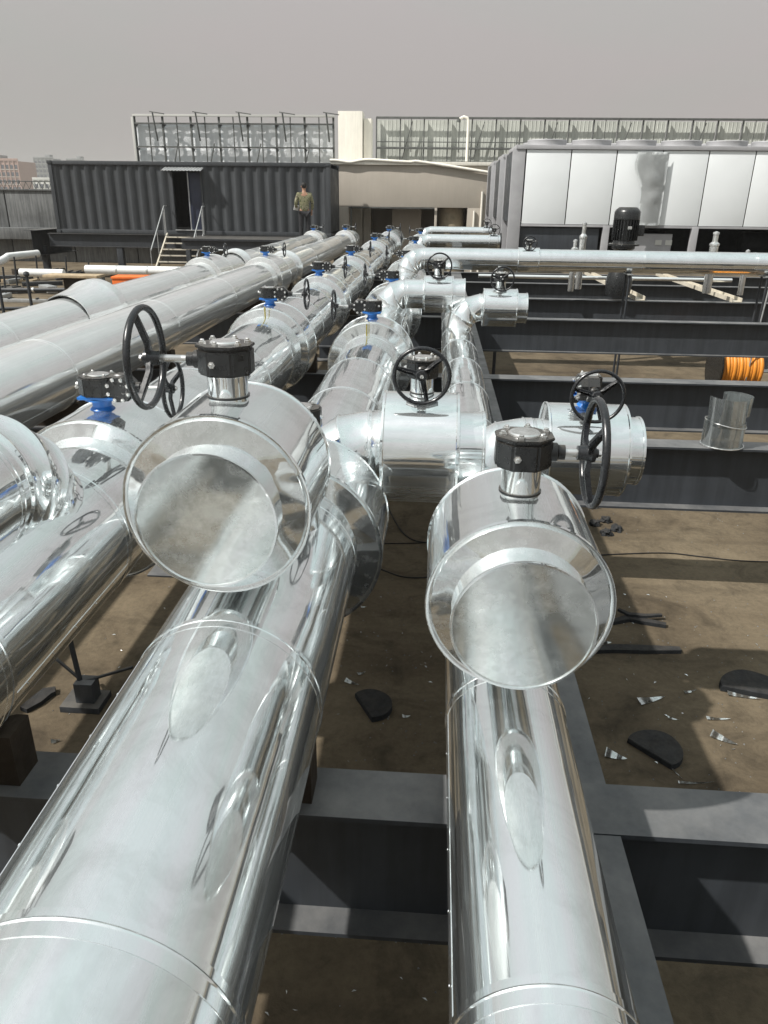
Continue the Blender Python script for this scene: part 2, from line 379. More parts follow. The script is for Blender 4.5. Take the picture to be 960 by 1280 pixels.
# channels in a painted sunlit tone, lying on the far beams towards the chiller
for x, t in ((3.72, 'steel channel in a painted sunlit tone behind the black pump motor'), (5.45, 'steel channel in a painted sunlit tone, outer one of the two near the chiller')):
    bm = bmesh.new(); add_box(bm, -.09, .09, 0, 5.2, 0, .012); add_box(bm, -.09, -.08, 0, 5.2, .0125, .075); add_box(bm, .08, .09, 0, 5.2, .0125, .075)
    link('steel_channel', to_mesh(bm, 'steel_channel', M['pale_steel']), None, (x, 14.35, BT+.004), label=t, category='steel channel', group='pale channels on the far beams')

# ------------------------------------------------------------------ clad pipes
def section_me(R, L_, mat, seg):
    pr = [(R-.006, -.001), (R+.0016, 0), (R+.0016, .026), (R+.0028, .0275), (R+.0036, .030), (R+.0028, .0325), (R+.0016, .034), (R+.0016, .050), (R+.0001, .0503), (R, .0520)]
    n = 6
    pr += [(R, .0555+(L_-.0555)*i/n) for i in range(1, n+1)] + [(R, L_+.012)]
    def f():
        bm = bmesh.new(); add_revolve(bm, pr, seg)
        # the lap seam along the sheet with its rivets
        a = 0
        w = .030/R
        p0 = [bm.verts.new(((R+h)*cos(a+t), (R+h)*sin(a+t), z)) for z in (.053, L_) for t, h in ((0, .0002), (.001, .0014), (w, .0012), (w+.003, -.0004))]
        for i in range(3): bm.faces.new((p0[i], p0[i+1], p0[i+5], p0[i+4]))
        z = .12
        while z < L_-.04:
            add_revolve(bm, [(0, .0022), (.0028, .0014), (.0035, 0)], 8, Matrix.Rotation(a+w/2, 4, 'Z') @ Matrix.Translation((R+.0022, 0, z)) @ Matrix.Rotation(pi/2, 4, 'Y'))
            z += .16
        return to_mesh(bm, 'cladding_section', mat, 28, recalc=False)
    return cached(('sec', R, round(L_, 4), mat.name, seg), f)
QY = Vector((0, 1, 0)).to_track_quat('Z', 'Y')
def straight(parent, a, d, total, R, mat, seg=64, sec=.9, name='cladding_section'):
    d = Vector(d).normalized(); a = Vector(a); q = d.to_track_quat('Z', 'Y')
    n = max(1, round(total/sec)); l = total/n
    for i in range(n):
        spin = random.uniform(-.5, .5) + random.choice((0, pi*.9, pi))
        link(name, section_me(R, l, mat, seg), parent, a+d*l*i, q @ Quaternion((0, 0, 1), spin))
def mitre(parent, pts, R, mat, seg=48, name='elbow_gore'):
    """segmented elbow: straight gores between mitred rings, each a part with a raised bead"""
    pts = [Vector(p) for p in pts]; n = len(pts)
    dirs = [(pts[i+1]-pts[i]).normalized() for i in range(n-1)]
    ref = dirs[0].orthogonal().normalized()
    side = dirs[0].cross(dirs[-1])
    if side.length > 1e-4: ref = side.normalized()
    def ring(i, d, r):
        nrm = d if i in (0, n-1) else (dirs[i-1]+dirs[i]).normalized()
        q = d.cross(ref).normalized(); out = []
        for k in range(seg):
            o = ref*r*cos(2*pi*k/seg) + q*r*sin(2*pi*k/seg)
            out.append(pts[i] + o - d*(o.dot(nrm)/d.dot(nrm)))
        return out
    for i in range(n-1):
        bm = bmesh.new(); d = dirs[i]
        e = .004
        R0 = ring(i, d, R); R1 = ring(i+1, d, R); B0 = ring(i, d, R+.005)
        st = [[p for p in R0], [p+d*.000 for p in B0], [p+d*.007 for p in B0], [p+d*.009 for p in R0], R1]
        rs = [[bm.verts.new(p-pts[i]) for p in S_] for S_ in st]
        for A, B in zip(rs, rs[1:]):
            for k in range(seg): bm.faces.new((A[k], B[k], B[(k+1) % seg], A[(k+1) % seg]))
        me = to_mesh(bm, name, mat, 28, recalc=False)
        link(name, me, parent, pts[i] - (parent.location if parent else Vector((0, 0, 0))))

PIPES = {   # X, drop below the eye, radius, y0, y1
    1: (-4.0, 1.30, .28, 1.5, 26.5), 2: (-2.95, 1.27, .28, .6, 26.8), 3: (-1.468, 1.249, .305, -3.62, 27.2),
    4: (-.538, 1.296, .264, -3.69, 27.4), 5: (.244, 1.39, .1706, -3.69, 12.6)}
PLAB = {1: 'outermost long silver pipe, next to the clutter and the orange box',
        2: 'long dull silver pipe lying against the outermost one',
        3: 'middle silver pipe of the five, with the blue-necked valve and dark streaks',
        4: 'fat shiny silver pipe running out under the bigger-looking capped valve',
        5: 'slimmest shiny silver pipe, beside the lengthwise grey beam'}
PR = {}
for k, (X, D, R, y0, y1) in PIPES.items():
    r_ = root('main_pipe', PLAB[k], 'pipe', (X, 0, EYE-D), group='five parallel silver main pipes'); PR[k] = r_
    mat = M['clad'] if k >= 3 else M['clad_far']
    ysplit = 9.6
    straight(r_, (0, y0, 0), (0, 1, 0), y1-y0, R, mat, 96 if k >= 3 else 72, .89 if k >= 3 else 2.4)
    c = link('end_cap', revolve('end_cap', [(0, 0), (R-.01, 0), (R+.004, .003), (R+.004, .03)], M['clad_end'], 64), r_, (0, y0-.004, 0), QY)
    c2 = link('end_cap', revolve('end_cap', [(R+.004, -.03), (R+.004, .003), (R-.01, .006), (0, .006)], M['clad_end'], 64), r_, (0, y1+.004, 0), QY)

# timber saddles under the pipes
def saddle_me(R, gap, w):
    def f():
        bm = bmesh.new(); n = 14; top = []
        for i in range(n+1):
            x = -w/2 + w*i/n
            z = gap + R - sqrt(max(0, (R+.001)**2 - x*x)) if abs(x) < R*.985 else gap+R
            top.append((x, min(z, gap + .075)))
        ring = [(-w/2, 0)] + top + [(w/2, 0)]
        A = [bm.verts.new((x, -.055, z)) for x, z in ring]; B = [bm.verts.new((x, .055, z)) for x, z in ring]
        m_ = len(ring)
        for i in range(m_): bm.faces.new((A[i], A[(i+1) % m_], B[(i+1) % m_], B[i]))
        bm.faces.new(A[::-1]); bm.faces.new(B)
        return to_mesh(bm, 'saddle', M['wood'])
    return cached(('sad', R, gap, w), f)
ordn = ['first', 'second', 'third', 'fourth', 'fifth']
pname = {1: 'outermost silver pipe', 2: 'dull pipe beside the outermost', 3: 'middle silver pipe', 4: 'fat shiny pipe', 5: 'slim shiny pipe'}
for k, (X, D, R, y0, y1) in PIPES.items():
    for i, y in enumerate((1.74, 5.47, 7.62, 11.80, 14.40)):
        if y < y0 or y > y1: continue
        o = link('pipe_saddle', saddle_me(R, 1.66-D-R-.0, R*1.7), None, (X, y, BT+.0005), label='dark timber saddle on the %s crossbeam under the %s' % (ordn[i], pname[k]), category='pipe support', group='timber saddles under the pipes')

# ------------------------------------------------------------------ valves
def jacket_me(R, L_, rp, mat, seg=72, cone=.05):
    """insulation box around a valve: raised rims, recessed ring faces closing down on the pipe"""
    def f():
        h = L_/2
        pr = [(rp-.004, -h-.014), (R-.012, -h), (R-.004, -h-.004), (R+.003, -h-.004), (R+.004, -h+.006), (R, -h+.010), (R, -h+.03),
              (R, -h*.5), (R, 0), (R, h*.5), (R, h-.03), (R, h-.010), (R+.004, h-.006), (R+.003, h+.004), (R-.004, h+.004), (R-.012, h), (rp-.004, h+.014)]
        bm = bmesh.new(); add_revolve(bm, pr, seg)
        return to_mesh(bm, 'insulation_jacket', mat, 28)
    return cached(('jak', R, L_, rp, mat.name, seg), f)
def octagon_me(name, w, d, h, mat, cut=.3, bev=.006):
    def f():
        bm = bmesh.new(); x, y = w/2, d/2; c = cut*min(w, d)
        ps = [(-x+c, -y), (x-c, -y), (x, -y+c), (x, y-c), (x-c, y), (-x+c, y), (-x, y-c), (-x, -y+c)]
        A = [bm.verts.new((a, b, 0)) for a, b in ps]; B = [bm.verts.new((a, b, h)) for a, b in ps]
        for i in range(8): bm.faces.new((A[i], A[(i+1) % 8], B[(i+1) % 8], B[i]))
        bm.faces.new(A[::-1]); bm.faces.new(B)
        if bev: bmesh.ops.bevel(bm, geom=bm.edges[:], offset=bev, segments=2, affect='EDGES')
        return to_mesh(bm, name, mat)
    return cached(('oct', name, w, d, h, mat.name, cut), f)
def hexbolt():
    def f():
        bm = bmesh.new(); add_revolve(bm, [(.0095, 0), (.0095, .007), (.006, .0075), (.006, .012), (.0045, .0135), (0, .014)], 6)
        return to_mesh(bm, 'bolt', M['steel_bright'], 33)
    return cached('hexbolt', f)
def handwheel(parent, loc, axis, R, mat=None, spokes=3, spin=.4, dish=.02, t=.0086):
    mat = mat or M['wheel']; q = Vector(axis).to_track_quat('Z', 'Y')
    hw = link('handwheel', torus('handwheel', R, t, mat), parent, loc, q)
    link('hub', revolve('hub', [(0, -.03), (.018, -.03), (.020, -.005), (.024, .004), (.022, .014), (.012, .016), (.011, .022), (0, .023)], mat, 20), hw, (0, 0, -dish*.6))
    link('hub_nut', revolve('hub_nut', [(.009, 0), (.009, .007), (0, .009)], M['steel_bright'], 6), hw, (0, 0, .022-dish*.6))
    def f():
        bm = bmesh.new()
        rr = [(.014, -dish*.6), (R*.35, -dish*.75), (R*.75, -dish*.3), (R*1.0, 0)]
        for (r0, z0), (r1, z1) in zip(rr, rr[1:]):
            w0 = .012-.004*(r0/R); w1 = .012-.004*(r1/R)
            vs = [bm.verts.new(p) for p in [(r0, -w0, z0-.006), (r0, w0, z0-.006), (r1, w1, z1-.006), (r1, -w1, z1-.006), (r0, -w0, z0+.006), (r0, w0, z0+.006), (r1, w1, z1+.006), (r1, -w1, z1+.006)]]
            for qd in [(0, 1, 2, 3), (7, 6, 5, 4), (0, 4, 5, 1), (2, 6, 7, 3), (0, 3, 7, 4), (1, 5, 6, 2)]: bm.faces.new([vs[i] for i in qd])
        bmesh.ops.remove_doubles(bm, verts=bm.verts, dist=.0005)
        return to_mesh(bm, 'spoke', mat, 50)
    me = cached(('spoke', R, dish), f)
    for i in range(spokes): link('spoke', me, hw, (0, 0, 0), (0, 0, spin+2*pi*i/spokes))
    return hw
def valve(label, loc, rot=0, Rb=.37, L_=.42, rp=.26, kind='bolted', side=1, wheel=.13, neckh=.06, neckr=.055, boxw=.15, shaft=.16, group=None, drain=False, whx=0, mat=None, ny=0.0, spin=.4, neckmat=None, seg=72, lift=0):
    v = root('valve', label, 'valve', loc, (0, 0, rot), group)
    if Rb: link('insulation_jacket', jacket_me(Rb, L_, rp, mat or M['clad_box'], seg), v, (0, 0, 0), QY @ Quaternion((0, 0, 1), random.uniform(-.4, .4)))
    zb = Rb or rp; zt = zb+neckh
    if kind == 'bolted':
        link('neck', revolve('neck', [(neckr*1.25, -.03), (neckr*.95, .0), (neckr*.75, .012), (neckr*.75, neckh-.012), (neckr*1.3, neckh-.008), (neckr*1.3, neckh)], M['blue'], 24), v, (0, ny, zb))
        link('flange_plate', box_me('flange_plate', boxw*.95, boxw*.8, .014, M['blue']), v, (0, ny, zt))
        z0 = zt+.014
        g = link('gearbox', octagon_me('gearbox', boxw, boxw*.92, .085, M['black']), v, (0, ny, z0))
        s = side
        # the bolted worm housing beside the gear case, its round cover towards the operator
        h = link('worm_housing', revolve('worm_housing', [(0, 0), (.060, 0), (.064, .004), (.064, .05), (.058, .056), (.058, .09), (0, .09)], M['black'], 8), v, (s*boxw*.62, ny+.03, z0+.034), Vector((0, -1, 0)).to_track_quat('Z', 'Y') @ Quaternion((0, 0, 1), pi/8))
        for i in range(8):
            a = 2*pi*i/8
            link('bolt', hexbolt(), h, (.048*cos(a), .048*sin(a), .089))
        for i in range(4):
            a = pi/4+pi/2*i
            link('bolt', hexbolt(), g, (boxw*.36*cos(a), boxw*.34*sin(a), .084))
        link('top_plate', revolve('top_plate', [(0, .006), (.043, .006), (.047, .003), (.047, 0)], M['steel_bright'], 28), g, (0, 0, .0855))
        link('bolt', hexbolt(), g, (-s*boxw*.5, -boxw*.12, .05), Vector((-s, 0, 0)).to_track_quat('Z', 'Y'))
        link('bolt', hexbolt(), g, (-s*boxw*.38, -boxw*.46, .05), Vector((0, -1, 0)).to_track_quat('Z', 'Y'))
        zs = z0+.034; xs = s*(boxw*.62+.06)
    else:
        link('neck', revolve('neck', [(neckr, -.02), (neckr, neckh-.004), (neckr+.002, neckh-.003), (neckr+.002, neckh)], M['clad_box'], 40), v, (0, ny, zb))
        link('neck_rim', revolve('neck_rim', [(neckr, .0), (neckr+.004, .0), (neckr+.004, .006), (neckr, .006)], M['black'], 40), v, (0, ny, zb+.004))
        z0 = zt
        g = link('gearbox', octagon_me('gearbox', boxw, boxw*.92, .072, M['black']), v, (0, ny, z0))
        link('cover_plate', octagon_me('cover_plate', boxw*1.03, boxw*.95, .008, M['black'], bev=.002), g, (0, 0, .0725))
        link('top_plate', revolve('top_plate', [(0, .007), (.036, .007), (.040, .004), (.041, 0)], M['steel_bright'], 28), g, (0, 0, .081))
        for i in range(6):
            a = 2*pi*i/6+.3
            link('bolt', hexbolt(), g, (boxw*.41*cos(a), boxw*.37*sin(a), .080))
        link('bolt', hexbolt(), g, (-.02, -boxw*.46, .035), Vector((0, -1, 0)).to_track_quat('Z', 'Y'))
        s = side; zs = z0+.036; xs = s*boxw*.45
    link('shaft_collar', revolve('shaft_collar', [(0, 0), (.024, 0), (.024, .02), (.019, .024), (.019, .04), (0, .04)], M['black'], 20), v, (xs, ny, zs), Vector((s, 0, 0)).to_track_quat('Z', 'Y'))
    link('shaft', revolve('shaft', [(0, 0), (.0105, 0), (.0105, shaft), (0, shaft)], M['steel_bright'], 16), v, (xs, ny, zs), Vector((s, 0, 0)).to_track_quat('Z', 'Y'))
    handwheel(v, (xs+s*(shaft+.005), ny, zs), (s, 0, 0), wheel, spin=spin)
    if drain and Rb:
        d = link('drain_cock', rod_me('drain_cock', .006, .10, M['brass'], 8), v, (.02*side, -L_/2-.10, rp-.01), (0, 0, 0))
        link('lever', box_me('lever', .008, .045, .010, M['brass'], .001), d, (0, 0, .075))
    return v

def Z(D): return EYE-D
GV = 'blue-necked gear valves on the main pipes'
# valve rows on pipes 3 and 4
X3, D3, R3 = PIPES[3][:3]; X4, D4, R4 = PIPES[4][:3]; X5, D5, R5 = PIPES[5][:3]
rows3 = [(3.15, 1, 'gear valve with bolted black box and blue neck on the middle pipe, nearest the camera'),
         (6.7, 1, 'blue-necked gear valve on the middle pipe, second from the camera'),
         (9.6, 1, 'blue-necked gear valve on the middle pipe, third from the camera'),
         (13.2, 1, 'blue-necked gear valve on the middle pipe, fourth from the camera'),
         (18.2, 1, 'blue-necked gear valve on the middle pipe, fifth from the camera'),
         (23.5, 1, 'blue-necked gear valve near the far end of the middle pipe')]
for i, (y, s, lab) in enumerate(rows3):
    valve(lab, (X3, y, Z(D3)), 0, .375, .40, R3, 'bolted', s, .125, .05, group=GV, drain=(i in (1,)), seg=72 if y < 8 else 40, boxw=.17)
rows4 = [(2.84, -1, 'gear valve on the fat shiny pipe just behind the left capped branch valve'),
         (6.45, -1, 'blue-necked gear valve on the fat pipe, second from the camera, yellow cock before it'),
         (9.3, -1, 'blue-necked gear valve on the fat pipe, third from the camera'),
         (13.2, -1, 'blue-necked gear valve on the fat pipe, fourth from the camera'),
         (18.4, -1, 'blue-necked gear valve on the fat pipe, fifth from the camera'),
         (23.6, -1, 'blue-necked gear valve near the far end of the fat pipe')]
for i, (y, s, lab) in enumerate(rows4):
    valve(lab, (X4, y, Z(D4)), 0, .36, .38, R4, 'bolted', s, .125, .05, group=GV, drain=(i in (1,)), seg=72 if y < 8 else 40, boxw=.165, ny=.11 if i == 0 else 0)
for y, k, s, lab in [(13.4, 1, 1, 'blue-necked gear valve on the outermost pipe in front of the steps'),
                     (13.3, 2, 1, 'blue-necked gear valve on the dull pipe, level with the one before the steps'),
                     (25.2, 1, 1, 'far gear valve at the end of the outermost pipe beside the standing man'),
                     (25.0, 2, 1, 'far gear valve at the end of the dull pipe before the beige building')]:
    X, D, R = PIPES[k][:3]
    valve(lab, (X, y, Z(D)), 0, .36, .8 if y < 20 else .5, R, 'bolted', s, .11, .05, group=GV, seg=48, mat=M['clad_far'], boxw=.17)
# plain collars (no gear) on the outer pipes
def collar(label, x, y, D, R, Ro, l):
    c = root('pipe_collar', label, 'pipe collar', (x, y, Z(D)), group='plain cladding collars')
    link('cone', revolve('cone', [(R-.002, -l/2), (R+.01, -l/2), (Ro-.03, l*.15), (Ro, l*.28), (Ro+.004, l*.30)], M['clad_far'], 64), c, (0, 0, 0), QY)
    link('rim', revolve('rim', [(Ro+.004, l*.30), (Ro+.008, l*.32), (Ro+.008, l*.5), (Ro-.01, l*.5), (R-.002, l*.47)], M['clad_far'], 64), c, (0, 0, 0), QY)
collar('flared cladding collar on the outermost pipe near the dark posts', -4.0, 8.4, 1.27, .28, .37, .85)
collar('flared collar round the outermost pipe just past its geared valve', -4.0, 15.2, 1.27, .28, .335, .35)
collar('flared collar round the dull pipe just past its geared valve', -2.95, 14.9, 1.27, .28, .335, .35)

# ------------------------------------------------------------------ branches
def elbow_up(x, y, D0, Dh, out, bend, n=5, start=None):
    """points of a riser leaving the main at (x, y) and bending into direction out at drop Dh"""
    out = Vector(out).normalized(); c = Vector((x, y, Z(Dh)-bend)); pts = [Vector((x, y, min(Z(D0), c.z-.03)))]
    for i in range(n+1):
        a = (pi/2)*i/n
        pts.append(c + out*bend*(1-cos(a)) + Vector((0, 0, bend*sin(a))))
    pts.append(pts[-1]+out*.03)
    return pts
def capped_end(parent, loc, d, r, l, label=None):
    d = Vector(d)
    e = link('end_cap', revolve('end_cap', [(r-.004, 0), (r, .0), (r, l-.014), (r+.004, l-.012), (r+.005, l-.006), (r+.004, l), (r-.001, l), (r-.002, l-.005)], M['clad_box'], 80), parent, loc, d.to_track_quat('Z', 'Y'))
    link('cap_disc', revolve('cap_disc', [(r-.0015, -.0045), (r*.7, -.003), (r*.35, -.002), (0, -.0015)], M['clad_end'], 80), e, (0, 0, l))
    return e
# left big capped branch over pipe 4
DL = .755
b = root('capped_branch', 'insulated branch pipe rising off the fat pipe, its round blank end facing the camera', 'pipe branch', (X4-.02, 0, 0), group='capped branch pipes facing the camera')
bx = X4-.02
pts = elbow_up(bx, 2.42, D4-.1, DL, (0, -1, 0), .24, 4)
mitre(b, pts, .172, M['clad'])
straight(b, (0, 2.18, Z(DL)), (0, -1, 0), .10, .172, M['clad'], 72, .3)
capped_end(b, (0, 1.785, Z(DL)), (0, -1, 0), .178, .105)
valve('larger-looking capped gear valve with silver neck and handwheel to its left', (bx, 1.97, Z(DL)), 0, .249, .38, .172, 'plain', -1, .132, .067, .054, .145, .150, mat=M['clad'], group='capped valves facing the camera', ny=.0, spin=1.2)
# right capped branch over pipe 5
DR = .92; rx = .232
b = root('capped_branch', 'insulated branch pipe rising off the slim pipe, its round blank end facing the camera', 'pipe branch', (rx, 0, 0), group='capped branch pipes facing the camera')
pts = elbow_up(rx, 2.27, D5-.08, DR, (0, -1, 0), .24, 4)
mitre(b, pts, .168, M['clad'])
straight(b, (0, 2.03, Z(DR)), (0, -1, 0), .10, .168, M['clad'], 72, .3)
capped_end(b, (0, 1.62, Z(DR)), (0, -1, 0), .168, .105)
valve('capped gear valve above the slim pipe with its handwheel out over the beam', (rx, 1.805, Z(DR)), 0, .229, .38, .168, 'plain', 1, .132, .075, .050, .140, .108, mat=M['clad'], group='capped valves facing the camera', ny=-.0, spin=.3)
# left-edge gored elbow over pipe 3
b = root('capped_branch', 'insulated branch with segmented elbow on the middle pipe, cut by the picture edge', 'pipe branch', (X3, 0, 0), group='capped branch pipes facing the camera')
pts = elbow_up(X3, 2.40, D3-.1, .86, (0, -1, 0), .28, 4)
mitre(b, pts, .218, M['clad_box'], 64)
straight(b, (0, 2.095, Z(.86)), (0, -1, 0), .24, .217, M['clad'], 72, .3)
capped_end(b, (0, 1.50, Z(.86)), (0, -1, 0), .172, .10)
valve('capped gear valve above the middle pipe, mostly outside the picture edge', (X3, 1.68, Z(.86)), 0, .238, .36, .172, 'plain', -1, .132, .075, .05, .14, .12, group='capped valves facing the camera')

# branches turning towards +X
def xbranch(y, x, Dm, Dh, r, x_body, Lb, Rb, x_end, rc, name, vname, kind, wheel, bend=.2, seg=48, box=.145, neckh=.075, shaft=.09, n=3):
    b = root('side_branch', name, 'pipe branch', (0, y, 0), group='side branches with capped ends')
    pts = elbow_up(x, y, Dm-.06, Dh, (1, 0, 0), bend, n)
    mitre(b, pts, r, M['clad_box'], seg)
    straight(b, (x+bend, 0, Z(Dh)), (1, 0, 0), x_body-(x+bend)-Lb/2+.02, r, M['clad_box'], seg, 1.0)
    e = x_body+Lb/2
    capped_end(b, (e-.01, 0, Z(Dh)), (1, 0, 0), rc, x_end-e+.01)
    valve(vname, (x_body, y, Z(Dh)), -pi/2, Rb, Lb, r, kind, 1, wheel, neckh, .05, box, shaft, group='gear valves on the side branches', spin=.75)
xbranch(3.225, X4+.02, D4-.0, 1.035, .160, -.048, .324, .250, .235, .168,
        'short insulated branch crossing from the fat pipe towards the slim pipe, nearer one', 'silver-necked gear valve on the nearer branch between the fat and slim pipes, wheel facing out', 'plain', .115, .25, n=4, box=.15)
xbranch(3.69, X5-.02, D5+.02, 1.165, .150, .765, .386, .232, 1.045, .170,
        'insulated elbow and branch from the slim pipe out over the second crossbeam', 'blue-necked gear valve out over the second crossbeam, wheel facing the camera', 'bolted', .120, .25, n=4, box=.13, neckh=.05)
xbranch(8.25, X4+.02, D4-.0, .93, .150, .02, .30, .19, .30, .165,
        'insulated branch from the fat pipe towards the slim pipe, farther one', 'gear valve on the farther branch between the fat and slim pipes, wheel facing out', 'plain', .125, .18, 32)
xbranch(8.05, X5, D5, 1.03, .135, .66, .34, .19, .94, .150,
        'insulated elbow and branch off the slim pipe near the fourth crossbeam', 'gear valve on the elbow branch near the fourth crossbeam', 'plain', .115, .22, 32)
# long crosswise pipe
b = root('cross_pipe', 'long bright pipe crossing towards the chillers behind the black handwheels', 'pipe', (0, 12.5, 0))
mitre(b, elbow_up(X4+.05, 12.5, D4, .86, (1, 0, 0), .25, 4), .165, M['clad_box'], 48)
straight(b, (X4+.30, 0, Z(.86)), (1, 0, 0), 10.2, .165, M['clad_box'], 64, 1.75)
link('end_cap', revolve('end_cap', [(.168, 0), (.168, .02), (0, .02)], M['clad_end'], 40), b, (X4+10.5, 0, Z(.86)), Vector((1, 0, 0)).to_track_quat('Z', 'Y'))
valve('small gear valve with black handwheel on the long crosswise pipe', (1.42, 12.5, Z(.86)), -pi/2, .185, .32, .165, 'plain', 1, .105, .03, .04, .11, .06, seg=48)
for x, t in ((1.0, 'near its valve'), (3.0, 'below the pump motor'), (5.1, 'beside the thin conduit'), (7.4, 'towards its end')):
    c = root('pipe_stand', 'thin steel stand holding the long crosswise pipe %s' % t, 'pipe stand', (x, 12.5, 0), group='stands under the crosswise pipe')
    rod('leg', (0, -.12, 0), (0, -.12, Z(1.03)), .018, M['beam_dark'], c); rod('leg', (0, .12, 0), (0, .12, Z(1.03)), .018, M['beam_dark'], c)
    link('yoke', box_me('yoke', .08, .34, .02, M['rail']), c, (0, 0, Z(1.05)))
rod('conduit', (5.02, 12.28, .0), (5.14, 12.30, Z(.70)), .012, M['rail'], None, label='thin grey conduit standing in front of the long crosswise pipe', category='conduit')
# far branches towards the chillers
for y, Dh, x1, t, t2 in ((18.9, .90, 1.45, 'nearer of the two short bright pipes running to the chiller ends', 'upright handwheel at the end of the nearer short bright pipe'),
                     (24.5, .90, 1.6, 'farther of the two short bright pipes running to the chiller ends', 'upright handwheel at the end of the farther short bright pipe')):
    b = root('cross_pipe', t, 'pipe', (0, y, 0), group='short crosswise pipes')
    mitre(b, elbow_up(X4+.05, y, D4, Dh, (1, 0, 0), .25, 3), .15, M['clad_box'], 32)
    straight(b, (X4+.3, 0, Z(Dh)), (1, 0, 0), x1-X4-.3, .15, M['clad_box'], 32, 1.2)
    link('flange', revolve('flange', [(0, 0), (.20, 0), (.20, .03), (0, .03)], M['black'], 24), b, (x1, 0, Z(Dh)), Vector((1, 0, 0)).to_track_quat('Z', 'Y'))
    valve(t2, (x1-.15, y, Z(Dh)), -pi/2, .17, .2, .15, 'plain', 1, .13, .05, .04, .12, .05, seg=32)
b = root('cross_pipe', 'lowest short bright pipe between the far valves and chillers', 'pipe', (0, 16.2, 0), group='short crosswise pipes')
straight(b, (X4+.2, 0, Z(1.12)), (1, 0, 0), 1.7, .15, M['clad_box'], 32, .9)
capped_end(b, (X4+1.9, 0, Z(1.12)), (1, 0, 0), .16, .05)
# thin pipes in the dark below the crosswise pipe
for i, (y, D, r, x0, x1, t) in enumerate(((15.2, 1.35, .035, .8, 5.6, 'thin silver pipe low in the dark behind the crosswise pipe, nearer one'),
                                          (16.4, 1.30, .05, 2.2, 9, 'thin silver pipe low in the dark behind the crosswise pipe, farther one'))):
    rod('thin_pipe', (x0, y, Z(D)), (x1, y, Z(D)), r, M['clad_far'], None, 16, label=t, category='pipe', group='thin pipes behind the crosswise pipe')
for i, (x, y, h, r, t) in enumerate(((2.42, 14.2, .34, .055, 'short silver air vent standing behind the crosswise pipe'), (2.62, 14.6, .62, .06, 'taller silver air vent beside the short one'),
                                  (4.86, 14.3, .50, .075, 'silver vent pot on the clear side of the pump motor'), (5.38, 14.1, .22, .05, 'smallest silver vent stub by the grey control box'))):
    v = root('air_vent', t, 'air vent', (x, y, Z(1.0)), group='silver vents behind the crosswise pipe')
    link('pot', revolve('pot', [(0, -.5), (r, -.5), (r, h*.6), (r*1.15, h*.62), (r*1.15, h*.68), (r*.6, h*.75), (r*.6, h), (0, h)], M['steel_bright'], 20), v)
    link('cap', revolve('cap', [(0, 0), (r*.75, 0), (r*.7, .03), (0, .05)], M['rail'], 16), v, (0, 0, h))

# ------------------------------------------------------------------ pump motor
p = root('pump_motor', 'black finned upright pump motor standing behind the crosswise pipe', 'pump motor', (3.32, 14.45, 0))
mz = Z(.72)
link('fan_cowl', revolve('fan_cowl', [(0, .64), (.15, .64), (.20, .60), (.225, .56), (.225, .44), (.215, .43)], M['black'], 40), p, (0, 0, mz))
link('stator', revolve('stator', [(.185, .07), (.185, .44)], M['black'], 40), p, (0, 0, mz))
fin = box_me('fin', .05, .010, .34, M['black'], .001)
for i in range(26):
    a = 2*pi*i/26
    link('fin', fin, p, (.20*cos(a), .20*sin(a), mz+.09), (0, 0, a))
link('motor_flange', revolve('motor_flange', [(0, 0), (.27, 0), (.27, .03), (.20, .035), (.19, .075)], M['black'], 40), p, (0, 0, mz))
link('terminal_box', box_me('terminal_box', .11, .16, .18, M['black'], .01), p, (.25, -.04, mz+.17))
link('nameplate', box_me('nameplate', .07, .004, .05, M['steel_bright'], .001), p, (.02, -.226, mz+.28))
link('pump_casing', revolve('pump_casing', [(0, -.85), (.22, -.85), (.24, -.6), (.18, -.4), (.13, -.3), (.12, -.1), (.2, -.05), (.2, -.002)], M['black'], 32), p, (0, 0, mz))
for i in range(6):
    a = 2*pi*i/6+.2
    link('bolt', hexbolt(), p, (.24*cos(a), .24*sin(a), mz+.03))

